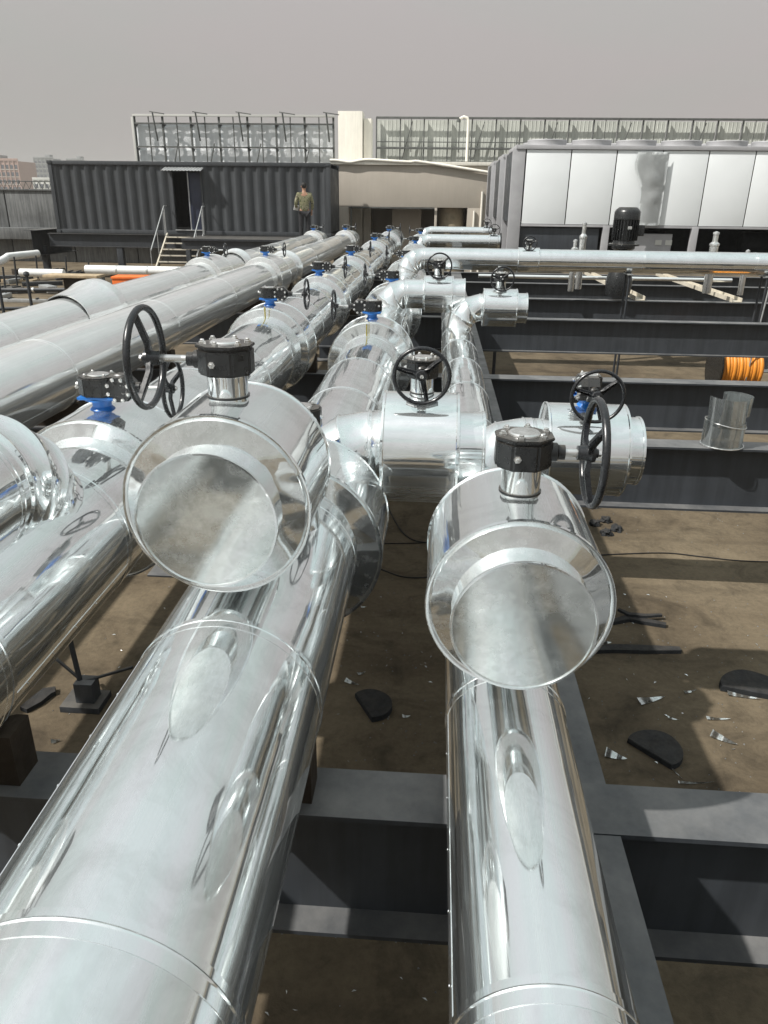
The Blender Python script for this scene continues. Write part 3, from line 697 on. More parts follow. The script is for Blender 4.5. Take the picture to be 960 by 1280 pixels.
# ------------------------------------------------------------------ chillers
def chiller(label, x0, y0, nb, gb):
    c = root('chiller', label, 'chiller', (x0, y0, 0), group='air-cooled chillers in a row')
    zb, z1, z2, zt = BT+.02, Z(.53), Z(-1.15), Z(-1.24)
    bw = 1.075; Wd = nb*bw; dp = 2.2
    fr = M['chiller_grey']
    link('base_frame', box_me('base_frame', Wd+.36, dp, .18, fr), c, (Wd/2+.0, dp/2, zb))
    link('top_deck', box_me('top_deck', Wd+.40, dp+.04, .09, fr), c, (Wd/2, dp/2, z2))
    pw = .13
    for x in [-.09] + [bw*2*k for k in range(1, nb//2+1)]:
        for yy in (.07, dp-.07):
            link('post', box_me('post', .30 if x < 0 else .16, pw, (z2 if yy > 1 or x < 0 else z1)-zb-.18, fr), c, (x - (0.03 if x < 0 else 0), yy, zb+.18))
    pm = box_me('side_panel', bw-.026, .03, z2-z1-.02, M['chiller_white'], .006)
    for i in range(nb):
        link('side_panel', pm, c, (bw*(i+.5)+.05, .03, z1+.01))
        link('side_panel', pm, c, (bw*(i+.5)+.05, dp-.03, z1+.01))
    link('coil_block', box_me('coil_block', Wd-.3, dp-.3, z2-z1-.06, M['dark']), c, (Wd/2, dp/2, z1+.03))
    link('bottom_rail', box_me('bottom_rail', Wd, .06, .05, fr), c, (Wd/2+.05, .04, z1-.05))
    link('end_panel', box_me('end_panel', .02, dp-.3, z2-z1-.1, M['beam']), c, (-.245, dp/2, z1+.05))  # darkened to stand for the shaded gap between the units
    link('compressor', revolve('compressor', [(0, 0), (.24, 0), (.28, .05), (.28, 1.3), (.24, 1.35), (0, 1.35)], M['dark'], 24), c, (Wd*.30, dp*.55, z1-.42), (0, pi/2, 0))
    link('compressor', revolve('compressor', [(0, 0), (.24, 0), (.28, .05), (.28, 1.3), (.24, 1.35), (0, 1.35)], M['dark'], 24), c, (Wd*.68, dp*.55, z1-.42), (0, pi/2, 0))
    sh = revolve('fan_shroud', [(.455, 0), (.44, .05), (.45, .13), (.47, .135), (.48, .12), (.465, .04), (.475, 0)], M['chiller_grey'], 32)
    for i in range(nb):
        for yy in (.56, 1.64):
            f = link('fan_shroud', sh, c, (bw*(i+.5)+.05, yy, z2+.09))
            link('guard', torus('guard', .30, .006, M['fence_steel'], 24, 5), f, (0, 0, .135))
            link('guard', torus('guard', .15, .006, M['fence_steel'], 20, 5), f, (0, 0, .137))
            for a in (0.3, .3+pi/2): link('guard_bar', box_me('guard_bar', .92, .014, .008, M['fence_steel'], .001), f, (0, 0, .132), (0, 0, a))
            link('fan_hub', revolve('fan_hub', [(.11, .02), (.11, .11), (.08, .13), (0, .13)], M['dark'], 16), f)
            for a in range(4): link('blade', box_me('blade', .33, .12, .012, M['dark'], .002), f, (.24*cos(a*pi/2), .24*sin(a*pi/2), .06), (radians(24), 0, a*pi/2))
    if gb:
        link('control_box', box_me('control_box', 1.35, .28, .50, M['chiller_grey'], .01), c, (3.15, .32, zb+.42))
        for i in range(2): link('gauge', box_me('gauge', .16, .01, .12, M['far_white'], .003), c, (3.5+.25*i, .17, zb+.66))
        link('lower_panel', box_me('lower_panel', 1.95, .02, z1-zb-.28, M['beam']), c, (1.02, .10, zb+.20))
        link('lower_panel', box_me('lower_panel', 2.0, .02, z1-zb-.28, M['beam']), c, (7.5, .10, zb+.20))
    link('shade_panel', box_me('shade_panel', Wd-.2, .02, z1-zb-.2, M['dark']), c, (Wd/2+.05, dp-.16, zb+.18))  # dark sheet standing in for the shade below, hides the rear posts
    return c
CH = chiller('nearest chiller with six white front panels, one with torn grey film', 1.98, 20.0, 8, True)
chiller('second chiller, mostly hidden behind the nearest white panelled one', 1.98, 24.0, 8, False)
chiller('third and farthest chiller, only its grey end and fans showing', 1.98, 28.0, 8, False)
# torn grey film bulging off the third panel
bm = bmesh.new(); g = []
for i in range(11):
    row = []
    for j in range(23):
        u, v_ = i/10, j/22
        left = .12*noise.noise(Vector((v_*3.1, 2.2, 0))) + .10*sin(v_*5) - .05
        x = left*(1-u) + .62*u; z = v_*1.62
        row.append(bm.verts.new((x, -.06-.10*sin(pi*u)*(.5+.6*abs(noise.noise(Vector((u*3, v_*4, 1))))) , z)))
    g.append(row)
for i in range(10):
    for j in range(22): bm.faces.new((g[i][j], g[i+1][j], g[i+1][j+1], g[i][j+1]))
bmesh.ops.solidify(bm, geom=bm.faces[:], thickness=.004)
link('torn_film', to_mesh(bm, 'torn_film', M['grey_sheet'], 60), CH, (2.78, 0, Z(.52)))

# ------------------------------------------------------------------ container
CX0, CX1, CY, CZ0, CZ1 = -14.33, -3.95, 29.0, Z(1.30), Z(-1.16)
c = root('site_container', 'dark grey corrugated container office with an open doorway and steps', 'container', (CX0, CY, 0))
W_ = CX1-CX0; DP = 2.44
dx0, dx1 = 4.56, 5.66      # door opening, local x
def corrug(x0, x1, z0, z1, depth=.045, pitch=.405):
    def f():
        bm = bmesh.new(); pts = []; x = x0
        while x < x1-1e-4:
            for fx, d in ((0, 0), (.36, 0), (.46, depth), (.88, depth), (.98, 0)):
                xx = x+fx*pitch
                if xx <= x1: pts.append((xx, d))
            x += pitch
        pts.append((x1, 0))
        A = [bm.verts.new((px, py, z0)) for px, py in pts]; B = [bm.verts.new((px, py, z1)) for px, py in pts]
        A2 = [bm.verts.new((px, py+.004, z0)) for px, py in pts]; B2 = [bm.verts.new((px, py+.004, z1)) for px, py in pts]
        for i in range(len(pts)-1):
            bm.faces.new((A[i], A[i+1], B[i+1], B[i])); bm.faces.new((A2[i+1], A2[i], B2[i], B2[i+1]))
        return to_mesh(bm, 'corrugated_wall', M['container'], 20, recalc=False)
    return f()
link('corrugated_wall', corrug(.14, dx0-.04, CZ0+.14, CZ1-.12), c, (0, .03, 0))
link('corrugated_wall', corrug(dx1+.04, W_-.14, CZ0+.14, CZ1-.12), c, (0, .03, 0))
link('lintel_panel', box_me('lintel_panel', dx1-dx0+.08, .03, CZ1-.12-(CZ1-.30), M['container']), c, ((dx0+dx1)/2, .05, CZ1-.30))
for yy in (0.06, DP-.06):
    link('top_rail', box_me('top_rail', W_, .12, .12, M['container'], .01), c, (W_/2, yy, CZ1-.12))
    link('bottom_rail', box_me('bottom_rail', W_, .12, .14, M['container'], .01), c, (W_/2, yy, CZ0))
    for xx in (.07, W_-.07):
        link('corner_post', box_me('corner_post', .14, .14, CZ1-CZ0-.26, M['container'], .01), c, (xx, yy, CZ0+.14))
        for zz in (CZ0-.005, CZ1-.11): link('corner_casting', box_me('corner_casting', .17, .17, .12, M['container'], .012), c, (xx, yy, zz))
link('roof', box_me('roof', W_-.1, DP-.1, .03, M['container']), c, (W_/2, DP/2, CZ1-.02))
link('floor', box_me('floor', W_-.1, DP-.1, .03, M['dark']), c, (W_/2, DP/2, CZ0+.11))
link('rear_wall', box_me('rear_wall', W_-.2, .03, CZ1-CZ0-.3, M['container']), c, (W_/2, DP-.05, CZ0+.15))
for xx in (.03, W_-.03): link('end_wall', box_me('end_wall', .03, DP-.24, CZ1-CZ0-.3, M['container']), c, (xx, DP/2, CZ0+.15))
for xx in (dx0-.0, dx1+.0): link('door_frame', box_me('door_frame', .07, .10, CZ1-.30-CZ0-.14, M['container']), c, (xx, .05, CZ0+.14))
dl = link('door', box_me('door', .52, .04, CZ1-.34-CZ0-.18, M['blue_door'], .006), c, (dx1-.30, .12, CZ0+.17))
link('handle', box_me('handle', .03, .05, .16, M['rail'], .006), dl, (-.22, -.04, .95))
rod('door_edge_bar', (dx0+.60, .03, CZ0+.16), (dx0+.60, .03, CZ1-.34), .022, M['rail'], c)
link('sill', box_me('sill', dx1-dx0, .14, .03, M['rail']), c, ((dx0+dx1)/2, .03, CZ0+.142))
# little corrugated awning
bm = bmesh.new()
for i in range(12):
    a0 = -.72+i*.12
    z_ = [0, .025, 0]; xs_ = [a0, a0+.06, a0+.12]
    for k in range(2):
        v = [bm.verts.new(q) for q in ((xs_[k], .0, .0+z_[k]), (xs_[k+1], .0, .0+z_[k+1]), (xs_[k+1], -.42, -.12+z_[k+1]), (xs_[k], -.42, -.12+z_[k]))]; bm.faces.new(v)
bmesh.ops.remove_doubles(bm, verts=bm.verts, dist=.0005); bmesh.ops.solidify(bm, geom=bm.faces[:], thickness=.01)
link('awning', to_mesh(bm, 'awning', M['fence_panel'] if False else M['rail'], 20), c, ((dx0+dx1)/2-.05, .0, CZ1-.20))
# platform under the container and the landing before it
pf = root('steel_platform', 'dark steel platform of beams carrying the container office', 'platform', (CX0, CY, 0))
for yy, t in ((-.12, 1), (1.2, 1), (2.35, 1)):
    link('edge_beam', hbeam_me(W_+.6, h=.46, w=.22, mat=M['beam_dark']), pf, (-.3, yy, CZ0-.012))
link('end_beam', hbeam_me(3.1, h=.90, w=.5, mat=M['beam_dark']), pf, (-.75, -.55, CZ0+.10), (0, 0, pi/2))
for xx in (-.75, 2.4, 5.2, 8.0, 10.6):
    link('column', box_me('column', .22, .22, CZ0-.48, M['beam_dark']), pf, (xx, -.10 if xx > 0 else 0.3, 0))
link('landing', box_me('landing', 5.6, 2.0, .05, M['beam_dark']), pf, (8.3, -1.32, CZ0-.07))
link('landing_beam', hbeam_me(5.6, h=.30, w=.15, mat=M['beam_dark']), pf, (5.5, -2.25, CZ0-.075))
for xx in (5.7, 8.2, 10.9): link('column', box_me('column', .15, .15, CZ0-.39, M['beam_dark']), pf, (xx, -2.25, 0))
# steps
st = root('steps', 'open steel steps with pale handrails up to the container door', 'steps', (CX0+(dx0+dx1)/2-.1, CY-.22, 0))
ns = 8; rise = CZ0/(ns+.2); going = .27
for s in (-1, 1):
    bar('stringer', (s*.68, -ns*going, rise*.4), (s*.68, -.02, CZ0+.0), .05, .20, M['pale_steel'] if s < 0 else M['rail'], st)
    rod('handrail', (s*.71, -ns*going+.30, rise+.95), (s*.71, -.10, CZ0+.98), .022, M['rail'], st)
    for k in (1, 4, 7):
        y_ = -ns*going+k*going*1.02; z_ = rise*(k+.5)
        rod('baluster', (s*.71, y_, z_), (s*.71, y_, z_+.92), .016, M['rail'], st, 8)
    rod('baluster', (s*.71, -.10, CZ0), (s*.71, -.10, CZ0+.98), .02, M['rail'], st, 8)
    rod('handrail', (s*.71, -.10, CZ0+.98), (s*.71+.0, .18, CZ0+.98), .022, M['rail'], st)
for i in range(ns):
    link('tread', box_me('tread', 1.32, .25, .035, M['beam_dark'], .004), st, (0, -going*(ns-i)+.06, rise*(i+1)-.05))
    link('nosing', box_me('nosing', 1.32, .02, .045, M['pale_steel'], .003), st, (0, -going*(ns-i)-.078, rise*(i+1)-.055))

# ------------------------------------------------------------------ silver screen behind the container
def crumple_me(w_, h_, amp, seed, mat, nx=12, nz=8):
    bm = bmesh.new(); g = []
    for i in range(nx+1):
        row = []
        for j in range(nz+1):
            u, v_ = i/nx, j/nz; e = min(1, 6*min(u, 1-u, v_, 1-v_))
            row.append(bm.verts.new((u*w_, amp*e*(noise.noise(Vector((u*3+seed, v_*3.3, seed)))+.5*noise.noise(Vector((u*7, v_*8+seed, 2)))), v_*h_)))
        g.append(row)
    for i in range(nx):
        for j in range(nz): bm.faces.new((g[i][j], g[i+1][j], g[i+1][j+1], g[i][j+1]))
    bmesh.ops.solidify(bm, geom=bm.faces[:], thickness=.006)
    return to_mesh(bm, 'sheet_panel', mat, 60)
sx0, sx1, sy, sz0, sz1 = -12.45, -4.35, 33.2, 3.0, Z(-3.03)
sc = root('sheet_screen', 'tall screen of crumpled silver sheets on posts behind the container', 'screen', (sx0, sy, 0))
nb_ = 7; bw_ = (sx1-sx0)/nb_
variants = [crumple_me(bw_-.03, 1.05, .055, k*3.7, M['foil']) for k in range(6)]
rh = (sz1-.32-sz0)/3
for i in range(nb_):
    for j in range(3):
        ob = link('sheet_panel', variants[(i*3+j) % 6], sc, (i*bw_+.015, 0, sz0+j*rh)); ob.scale = (1, 1, rh*.985/1.05)
for i in range(nb_*2+1):
    x = i*bw_/2
    link('post', box_me('post', .035 if i % 2 else .08, .06, sz1-sz0-.05, M['fence_steel']), sc, (x, -.10, sz0))
for z_ in (sz0+rh, sz0+2*rh, sz1-.34):
    link('rail', box_me('rail', sx1-sx0, .05, .06, M['fence_steel']), sc, ((sx1-sx0)/2, -.16, z_))
link('top_rail', box_me('top_rail', sx1-sx0+.1, .10, .08, M['far_white']), sc, ((sx1-sx0)/2, -.14, sz1-.06))
link('end_post', box_me('end_post', .10, .12, sz1-sz0, M['far_white']), sc, (-.06, -.14, sz0-.08))
for i in range(5):
    x = .95+i*1.75
    bar('bracket', (x, -.28, sz1-.95), (x-.10, -.34, sz1+.08), .06, .05, M['fence_steel'], sc)
    bar('bracket', (x-.22, -.30, sz1+.10), (x+.42, -.50, sz1+.0), .05, .04, M['fence_steel'], sc)
for i, x in enumerate((1.6, 3.1, 5.0, 7.0)):
    bar('brace', (x-.35, -.30, sz0), (x+.18, -.30, sz0+1.9), .05, .04, M['fence_steel'], sc)

# white chimney-like column
cc = root('render_column', 'tall cream rendered column with a lower slab beside it, above the beige building', 'column', (-4.15, 34.6, 0))
link('shaft', box_me('shaft', 1.0, 1.0, Z(-3.32)-.02, M['white_render'], .01), cc, (.36, 0, 0))
link('side_slab', box_me('side_slab', .32, .8, Z(-3.05), M['white_render'], .01), cc, (1.05, .1, 0))

# ------------------------------------------------------------------ beige building
bb = root('beige_building', 'low beige rendered plant house with a long dark opening', 'building', (-4.25, 32.0, 0))
bw2 = 6.35; zt2 = Z(-1.24)
ox0, ox1, oz = .62, 4.05, Z(.28)
ox2, ox3 = 4.15, 5.35
link('wall', box_me('wall', bw2, .25, zt2-oz, M['beige'], .004), bb, (bw2/2, .125, oz))
link('wall', box_me('wall', ox0, .25, oz-.002, M['beige'], .004), bb, (ox0/2, .125, 0))
link('wall', box_me('wall', bw2-ox3, .25, oz-.002, M['beige'], .004), bb, ((bw2+ox3)/2, .125, 0))
link('wall', box_me('wall', .10, .25, oz-.002, M['beige'], .004), bb, (ox1+.05, .13, 0))
link('side_wall', box_me('side_wall', .25, 3.4, zt2-.003, M['beige'], .004), bb, (.125, 1.96, 0))
link('side_wall', box_me('side_wall', .25, 3.4, zt2-.003, M['beige'], .004), bb, (bw2-.125, 1.96, 0))
link('rear_wall', box_me('rear_wall', bw2-.5, .2, zt2-.01, M['beige'], .004), bb, (bw2/2, 3.5, 0))
link('roof', box_me('roof', bw2+.16, 3.8, .12, M['white_render'], .01), bb, (bw2/2, 1.8, zt2+.002))
link('partition', box_me('partition', 1.2, .1, oz-.02, M['beige'], .004), bb, (2.9, 1.1, 0))
link('guard_rail', box_me('guard_rail', .05, .05, 1.0, M['fence_steel'], .004), bb, (ox0+.10, -.06, oz-1.0))
link('guard_rail', box_me('guard_rail', ox1-ox0, .05, .05, M['fence_steel'], .004), bb, ((ox0+ox1)/2, -.06, oz-.06))
rod('downpipe', (5.9, -.06, 0), (5.9, -.06, oz+.6), .045, M['white_render'], bb)
rod('downpipe', (5.62, -.06, 0), (5.62, -.06, oz-.1), .04, M['white_render'], bb)
t = root('wrapped_tank', 'ribbed tan wrapped cylinder standing in the smaller opening', 'tank', (-4.25+4.75, 32.75, 0))
link('drum', revolve('drum', [(.50 + (.012 if i % 2 else 0), .15*i) for i in range(19)] + [(.3, 2.8), (0, 2.82)], M['reed'], 40, 5), t)
# sagging hose along the roof edge
bm = bmesh.new(); pts = []
for i in range(40):
    u = i/39; x = -.1 + 6.5*u
    z_ = zt2+.14 + .04*sin(u*9) - (.10*math.exp(-((u-.12)/.06)**2)) - max(0, u-.5)*1.2*(1 if u < 1 else 1)
    pts.append((x, -.10, z_ if u < .5 else zt2+.14-.9*(u-.5)**1.1))
add_tube(bm, pts, .055, 10)
link('hose', to_mesh(bm, 'hose', M['white_render'], 60), None, (-4.25, 32, 0), label='pale hose sagging along the roof edge of the beige building', category='hose')
# thin pipes on the roof
rp = root('vent_pipe', 'thin bent pale vent pipe on the beige building roof before the fence', 'vent pipe', (1.05, 34.6, 0))
bm = bmesh.new(); add_tube(bm, [(0, 0, 4.4), (0, 0, 5.9), (-.05, 0, 6.02), (-.2, 0, 6.06), (-.36, 0, 5.98)], .055, 10)
link('pipe', to_mesh(bm, 'pipe', M['white_render'], 60), rp); link('cowl', revolve('cowl', [(0, 0), (.08, 0), (.08, .1), (0, .1)], M['fence_steel'], 12), rp, (-.40, 0, 5.86))

# ------------------------------------------------------------------ pale screen fence on the right
fx0, fx1, fy = -3.0, 19.0, 38.0; fz1 = Z(-3.45); fz0 = 1.5
fe = root('screen_fence', 'long pale ribbed sheet fence on a dark steel grid behind the chillers', 'fence', (fx0, fy, 0))
pitch = 1.08; nf = int((fx1-fx0)/pitch)
def rib_me():
    bm = bmesh.new(); n_ = 6
    for i in range(n_):
        a = i*(pitch-.03)/n_; b_ = (i+1)*(pitch-.03)/n_
        for (u0, d0), (u1, d1) in (((0, 0), (.75, 0)), ((.75, 0), (.82, -.012)), ((.82, -.012), (.93, -.012)), ((.93, -.012), (1, 0))):
            v = [bm.verts.new(q) for q in ((a+(b_-a)*u0, d0, 0), (a+(b_-a)*u1, d1, 0), (a+(b_-a)*u1, d1, 1), (a+(b_-a)*u0, d0, 1))]; bm.faces.new(v)
    bmesh.ops.remove_doubles(bm, verts=bm.verts, dist=.0005); bmesh.ops.solidify(bm, geom=bm.faces[:], thickness=.01)
    return to_mesh(bm, 'fence_panel', M['fence_panel'], 20)
rme = rib_me()
for i in range(nf):
    for z0_, z1_ in ((fz0, 5.05), (5.09, fz1-.12)):
        ob = link('fence_panel', rme, fe, (i*pitch+.015, 0, z0_)); ob.scale = (1, 1, z1_-z0_)
    link('post', box_me('post', .055, .10, fz1-.02, M['fence_steel']), fe, (i*pitch, -.16, 0))
    if i % 3 == 1:
        bar('brace', (i*pitch+.1, -.22, 4.6), (i*pitch+.55, -.22, fz1-.2), .035, .035, M['fence_steel'], fe)
    if i % 2: rod('tie_bar', (i*pitch+.5, -.25, 4.9), (i*pitch+.5, -.25, fz1-.1), .018, M['fence_steel'], fe, 6)
for z_ in (5.02, 3.6, fz1-.10): link('rail', box_me('rail', fx1-fx0, .07, .09, M['fence_steel']), fe, ((fx1-fx0)/2, -.255, z_))
link('rail', box_me('rail', fx1-fx0, .04, .04, M['fence_steel']), fe, ((fx1-fx0)/2, -.26, 5.3))

# ------------------------------------------------------------------ left side: parapet, buildings far off
wl = root('parapet_wall', 'stained grey parapet wall with a low lattice railing at the far edge', 'wall', (-44, 36.0, 0))
for i in range(12):
    link('wall_panel', box_me('wall_panel', 2.94, .22, Z(-.18), M['concrete_wall'], .01), wl, (1.5+i*3, 0, 0))
link('coping', box_me('coping', 36.1, .34, .07, M['concrete_wall'], .01), wl, (18, 0, Z(-.18)+.002))
link('ledge', box_me('ledge', 36, .5, .5, M['concrete_wall'], .02), wl, (18, -.36, 1.0))
link('railing', box_me('railing', 36, .04, .04, M['fence_steel'], .003), wl, (18, 0, Z(-.55)))
def lattice():
    bm = bmesh.new()
    for i in range(120):
        x = i*.3
        for a, b_ in (((x, 0, 0), (x+.15, 0, .30)), ((x+.15, 0, .30), (x+.3, 0, 0))): add_tube(bm, [a, b_], .012, 5)
    return to_mesh(bm, 'lattice', M['fence_steel'])
link('lattice', lattice(), wl, (0, 0, Z(-.18)+.07))
def far_building(label, x, y, w_, d_, ztop, mat, cols, rws, cat='building'):
    b = root('far_building', label, cat, (x, y, -34), group='buildings beyond the roof')
    H = ztop+34
    link('wall', box_me('wall', w_, d_, H, mat, .05), b, (w_/2, d_/2, 0))
    link('parapet', box_me('parapet', w_+.6, .5, 1.2, mat, .05), b, (w_/2, -.1, H+.01))
    link('roof_hut', box_me('roof_hut', w_*.25, d_*.4, 3, M['far_grey'], .05), b, (w_*.6, d_/2, H))
    if cols:
        bm = bmesh.new(); cw = w_/cols; ch = 3.4
        for i in range(cols):
            for j in range(rws):
                x0 = cw*(i+.22); z0 = H-2.6-j*ch
                add_box(bm, x0, x0+cw*.56, -.10, .12, z0-.9, z0+.9)
        ww = link('windows', to_mesh(bm, 'windows', M['far_win']), b); ww['kind'] = 'stuff'
        bm = bmesh.new()
        for j in range(rws): add_box(bm, -.05, w_+.05, -.30, -.12, H-4.0-j*ch, H-3.75-j*ch)
        link('ledges', to_mesh(bm, 'ledges', M['far_white']), b)['kind'] = 'stuff'
        bm = bmesh.new()
        for i in range(cols+1): add_box(bm, w_/cols*i-.25, w_/cols*i+.25, -.34, -.05, 0, H)
        link('pilasters', to_mesh(bm, 'pilasters', mat), b)['kind'] = 'stuff'
    return b
far_building('pinkish office block with rows of windows beyond the parapet', -255, 400, 42, 18, 18.5, M['pink'], 18, 9)
far_building('low white building beside the pinkish block', -196, 380, 13, 12, 9.5, M['far_white'], 5, 4)
far_building('long grey hazy building behind the low white one', -290, 620, 55, 14, 22, M['far_grey'], 16, 8)
far_building('pale hazy tower just over the container corner', -327, 640, 16, 14, 30, M['far_grey'], 5, 12)
far_building('squat hazy tower over the container top', -300, 640, 14, 14, 29, M['far_grey'], 5, 12)
far_building('broad hazy block over the container top', -278, 650, 30, 14, 25, M['far_grey'], 9, 10)

# ------------------------------------------------------------------ clutter on the left strip
def pale_pipe(label, pts, r, mat=None, grp='white wrapped pipes on the left strip'):
    bm = bmesh.new(); add_tube(bm, pts, r, 20)
    o = root('wrapped_pipe', label, 'pipe', (0, 0, 0), group=grp)
    link('pipe', to_mesh(bm, 'pipe', mat or M['pale_pipe'], 60), o)
    for i in range(len(pts)-1):
        a, b_ = Vector(pts[i]), Vector(pts[i+1]); L__ = (b_-a).length
        for k in range(1, int(L__/1.0)):
            p_ = a+(b_-a)*(k/int(L__/1.0))
            link('joint_band', revolve('joint_band', [(r+.001, 0), (r+.012, 0), (r+.012, .05), (r+.001, .05)], M['clad_far'], 20), o, p_, (b_-a).to_track_quat('Z', 'Y'))
def curve(a, b_, c_, n=7):
    return [Vector(a)*(1-t)**2 + Vector(b_)*2*t*(1-t) + Vector(c_)*t*t for t in [i/n for i in range(n+1)]]
pale_pipe('white wrapped pipe running past the orange box to the steps', [(-11.2, 24.2, .72), (-7.2, 24.2, .72)], .14)
pale_pipe('white wrapped pipe in the shade beside the dark platform end', [(-13.0, 23.5, .66), (-11.6, 23.5, .66)], .12)
pale_pipe('white wrapped pipe with a bend at the far picture edge', [(-17.5, 26.0, .62)] + curve((-15.9, 26, .64), (-15.1, 26, .66), (-15.3, 27.0, .86)) + [(-14.8, 28.2, .9)], .13)
pale_pipe('thin dark pipe lying across the strip near the posts', [(-12.6, 19.0, .62), (-7.0, 19.4, .70)], .05, M['beam_dark'], 'dark pipes on the left strip')
pale_pipe('thin dark pipe lying slantwise on the strip', [(-11.8, 17.4, .35), (-6.9, 18.6, .40)], .045, M['beam_dark'], 'dark pipes on the left strip')
pale_pipe('grey pipe lying across the strip under the tarpaulin', [(-12.0, 16.2, .3), (-6.6, 16.9, .32)], .07, M['rail'], 'dark pipes on the left strip')
# orange box
ob_ = root('orange_box', 'bright orange plastic box lying beside the outermost pipe', 'box', (-8.5, 21.4, .40), (0, 0, .1))
link('body', box_me('body', 1.15, .6, .36, M['orange'], .02), ob_); link('lid', box_me('lid', 1.19, .64, .07, M['orange'], .02), ob_, (0, 0, .362))
link('stand', box_me('stand', .9, .5, .40, M['beam_dark'], .01), ob_, (0, 0, -.401))
link('handle', box_me('handle', .22, .03, .05, M['black'], .006), ob_, (.1, -.32, .22))
posts = [(-9.3, 14.2, 1.25, 'tall dark post nearest the outermost pipe collar'), (-10.8, 17.2, 1.25, 'dark post on the strip, tallest of the row by the dark platform'), (-10.2, 17.4, 1.1, 'dark post second in the row by the platform'),
         (-9.6, 17.6, 1.15, 'dark post with pale stripe on the cluttered strip'), (-10.6, 14.8, 1.05, 'dark post with a ball top beside the picture edge'), (-8.15, 13.4, .55, 'short dark spiked post just off the outermost pipe')]
for x, y, h, t_ in posts:
    p_ = root('steel_post', t_, 'post', (x, y, 0), group='dark posts on the cluttered strip')
    link('shaft', rod_me('shaft', .035, h, M['beam_dark'], 10), p_); link('foot', box_me('foot', .22, .22, .03, M['beam_dark']), p_)
    link('head', revolve('head', [(0, 0), (.06, .0), (.07, .04), (.05, .09), (0, .11)], M['beam_dark'], 12), p_, (0, 0, h))
for i in range(3): # short timber stub and crates
    pass
tb = root('timber_stack', 'dark brown timber stub with a pale board on top, beside the orange box', 'timber', (-8.55, 17.8, 0))
link('timber', box_me('timber', .42, .3, 1.12, M['wood'], .01), tb, (0, 0, 0)); link('board', box_me('board', 1.3, .5, .06, M['plank'], .01), tb, (.0, 0, 1.122))
def lump(label, x, y, z, s, mat, name='tarpaulin', cat='tarpaulin', seed=1, flat=.6, grp=None):
    bm = bmesh.new(); bmesh.ops.create_icosphere(bm, subdivisions=3, radius=1)
    for v in bm.verts:
        k = 1+.55*noise.noise(v.co*1.7+Vector((seed, 0, 0)))+.25*noise.noise(v.co*4+Vector((0, seed, 0)))
        v.co *= k; v.co.z *= flat; v.co *= s
        v.co.z = max(v.co.z, -.25*s)
    me = to_mesh(bm, name, mat, 40); o = link(name, me, None, (x, y, z+.25*s), label=label, category=cat)
    if grp: o['group'] = grp
    return o
lump('crumpled pale tarpaulin heap beside the timber stub', -7.95, 17.2, .55, .45, M['plank'], seed=3)
lump('grey rubble sack on the strip under the posts', -10.0, 15.6, .02, .45, M['concrete_wall'], 'rubble_sack', 'sack', 5)
pl = root('plank_pile', 'loose planks and bars strewn on the strip beside the outermost pipe', 'planks', (-9.2, 15.4, 0))
for i in range(9):
    a = random.uniform(-.35, .35); link('plank', box_me('plank', random.choice((1.8, 2.4, 3.0)), random.choice((.08, .14)), .04, random.choice((M['plank'], M['beam_dark'], M['rail'])), .004), pl, (random.uniform(-1.4, 1.6), random.uniform(-1.2, 1.4), .02+.045*i), (0, 0, a))

cl = random.Random(11)
for i, (px, py, sx_, sy_, sz_, mt, t_) in enumerate([
        (20, 352, 1.6, .5, .10, 'plank', 'pale board lying flat under the bent white pipe'), (95, 350, .5, .35, .30, 'beam_dark', 'dark steel crate in the shade before the platform'),
        (60, 366, 2.2, .12, .12, 'beam_dark', 'dark square bar lying on the lit ground by the posts'), (110, 362, 1.1, .4, .05, 'rail', 'grey flat sheet lying by the timber stub'),
        (30, 378, 1.4, .10, .10, 'rail', 'pale square bar lying near the picture edge'), (75, 344, .4, .4, .22, 'plank', 'small tan carton beside the dark platform column'),
        (15, 366, .8, .3, .18, 'beam_dark', 'dark block lying at the picture edge behind the outermost pipe'), (125, 356, .3, .3, .35, 'concrete_wall', 'grey block standing next to the orange box')]):
    x, y = G(px, py)
    ob2 = root('site_material', t_, 'site material', (x, y, 0), (0, 0, cl.uniform(-.5, .5)), group='loose materials on the cluttered strip')
    link('piece', box_me('piece', sx_, sy_, sz_, M[mt], .01), ob2); link('batten', box_me('batten', .06, sy_*1.1, .04, M['beam_dark'], .004), ob2, (-sx_*.3, 0, sz_+.001)); link('batten', box_me('batten', .06, sy_*1.1, .04, M['beam_dark'], .004), ob2, (sx_*.3, 0, sz_+.001))
for i, (px, py, h_, t_) in enumerate([(8, 372, .9, 'thin upright bar nearest the picture edge on the strip'), (22, 360, 1.0, 'thin upright bar beside the bent white pipe'), (48, 352, .9, 'thin upright bar before the dark platform block'), (84, 348, .8, 'thin upright bar against the white wrapped pipe'), (112, 352, .7, 'thin upright bar between the timber stub and platform')]):
    x, y = G(px, py); rod('upright_bar', (x, y, 0), (x+.06, y, h_), .03, M['beam_dark'], None, 8, label=t_, category='steel bar', group='thin upright bars on the cluttered strip')

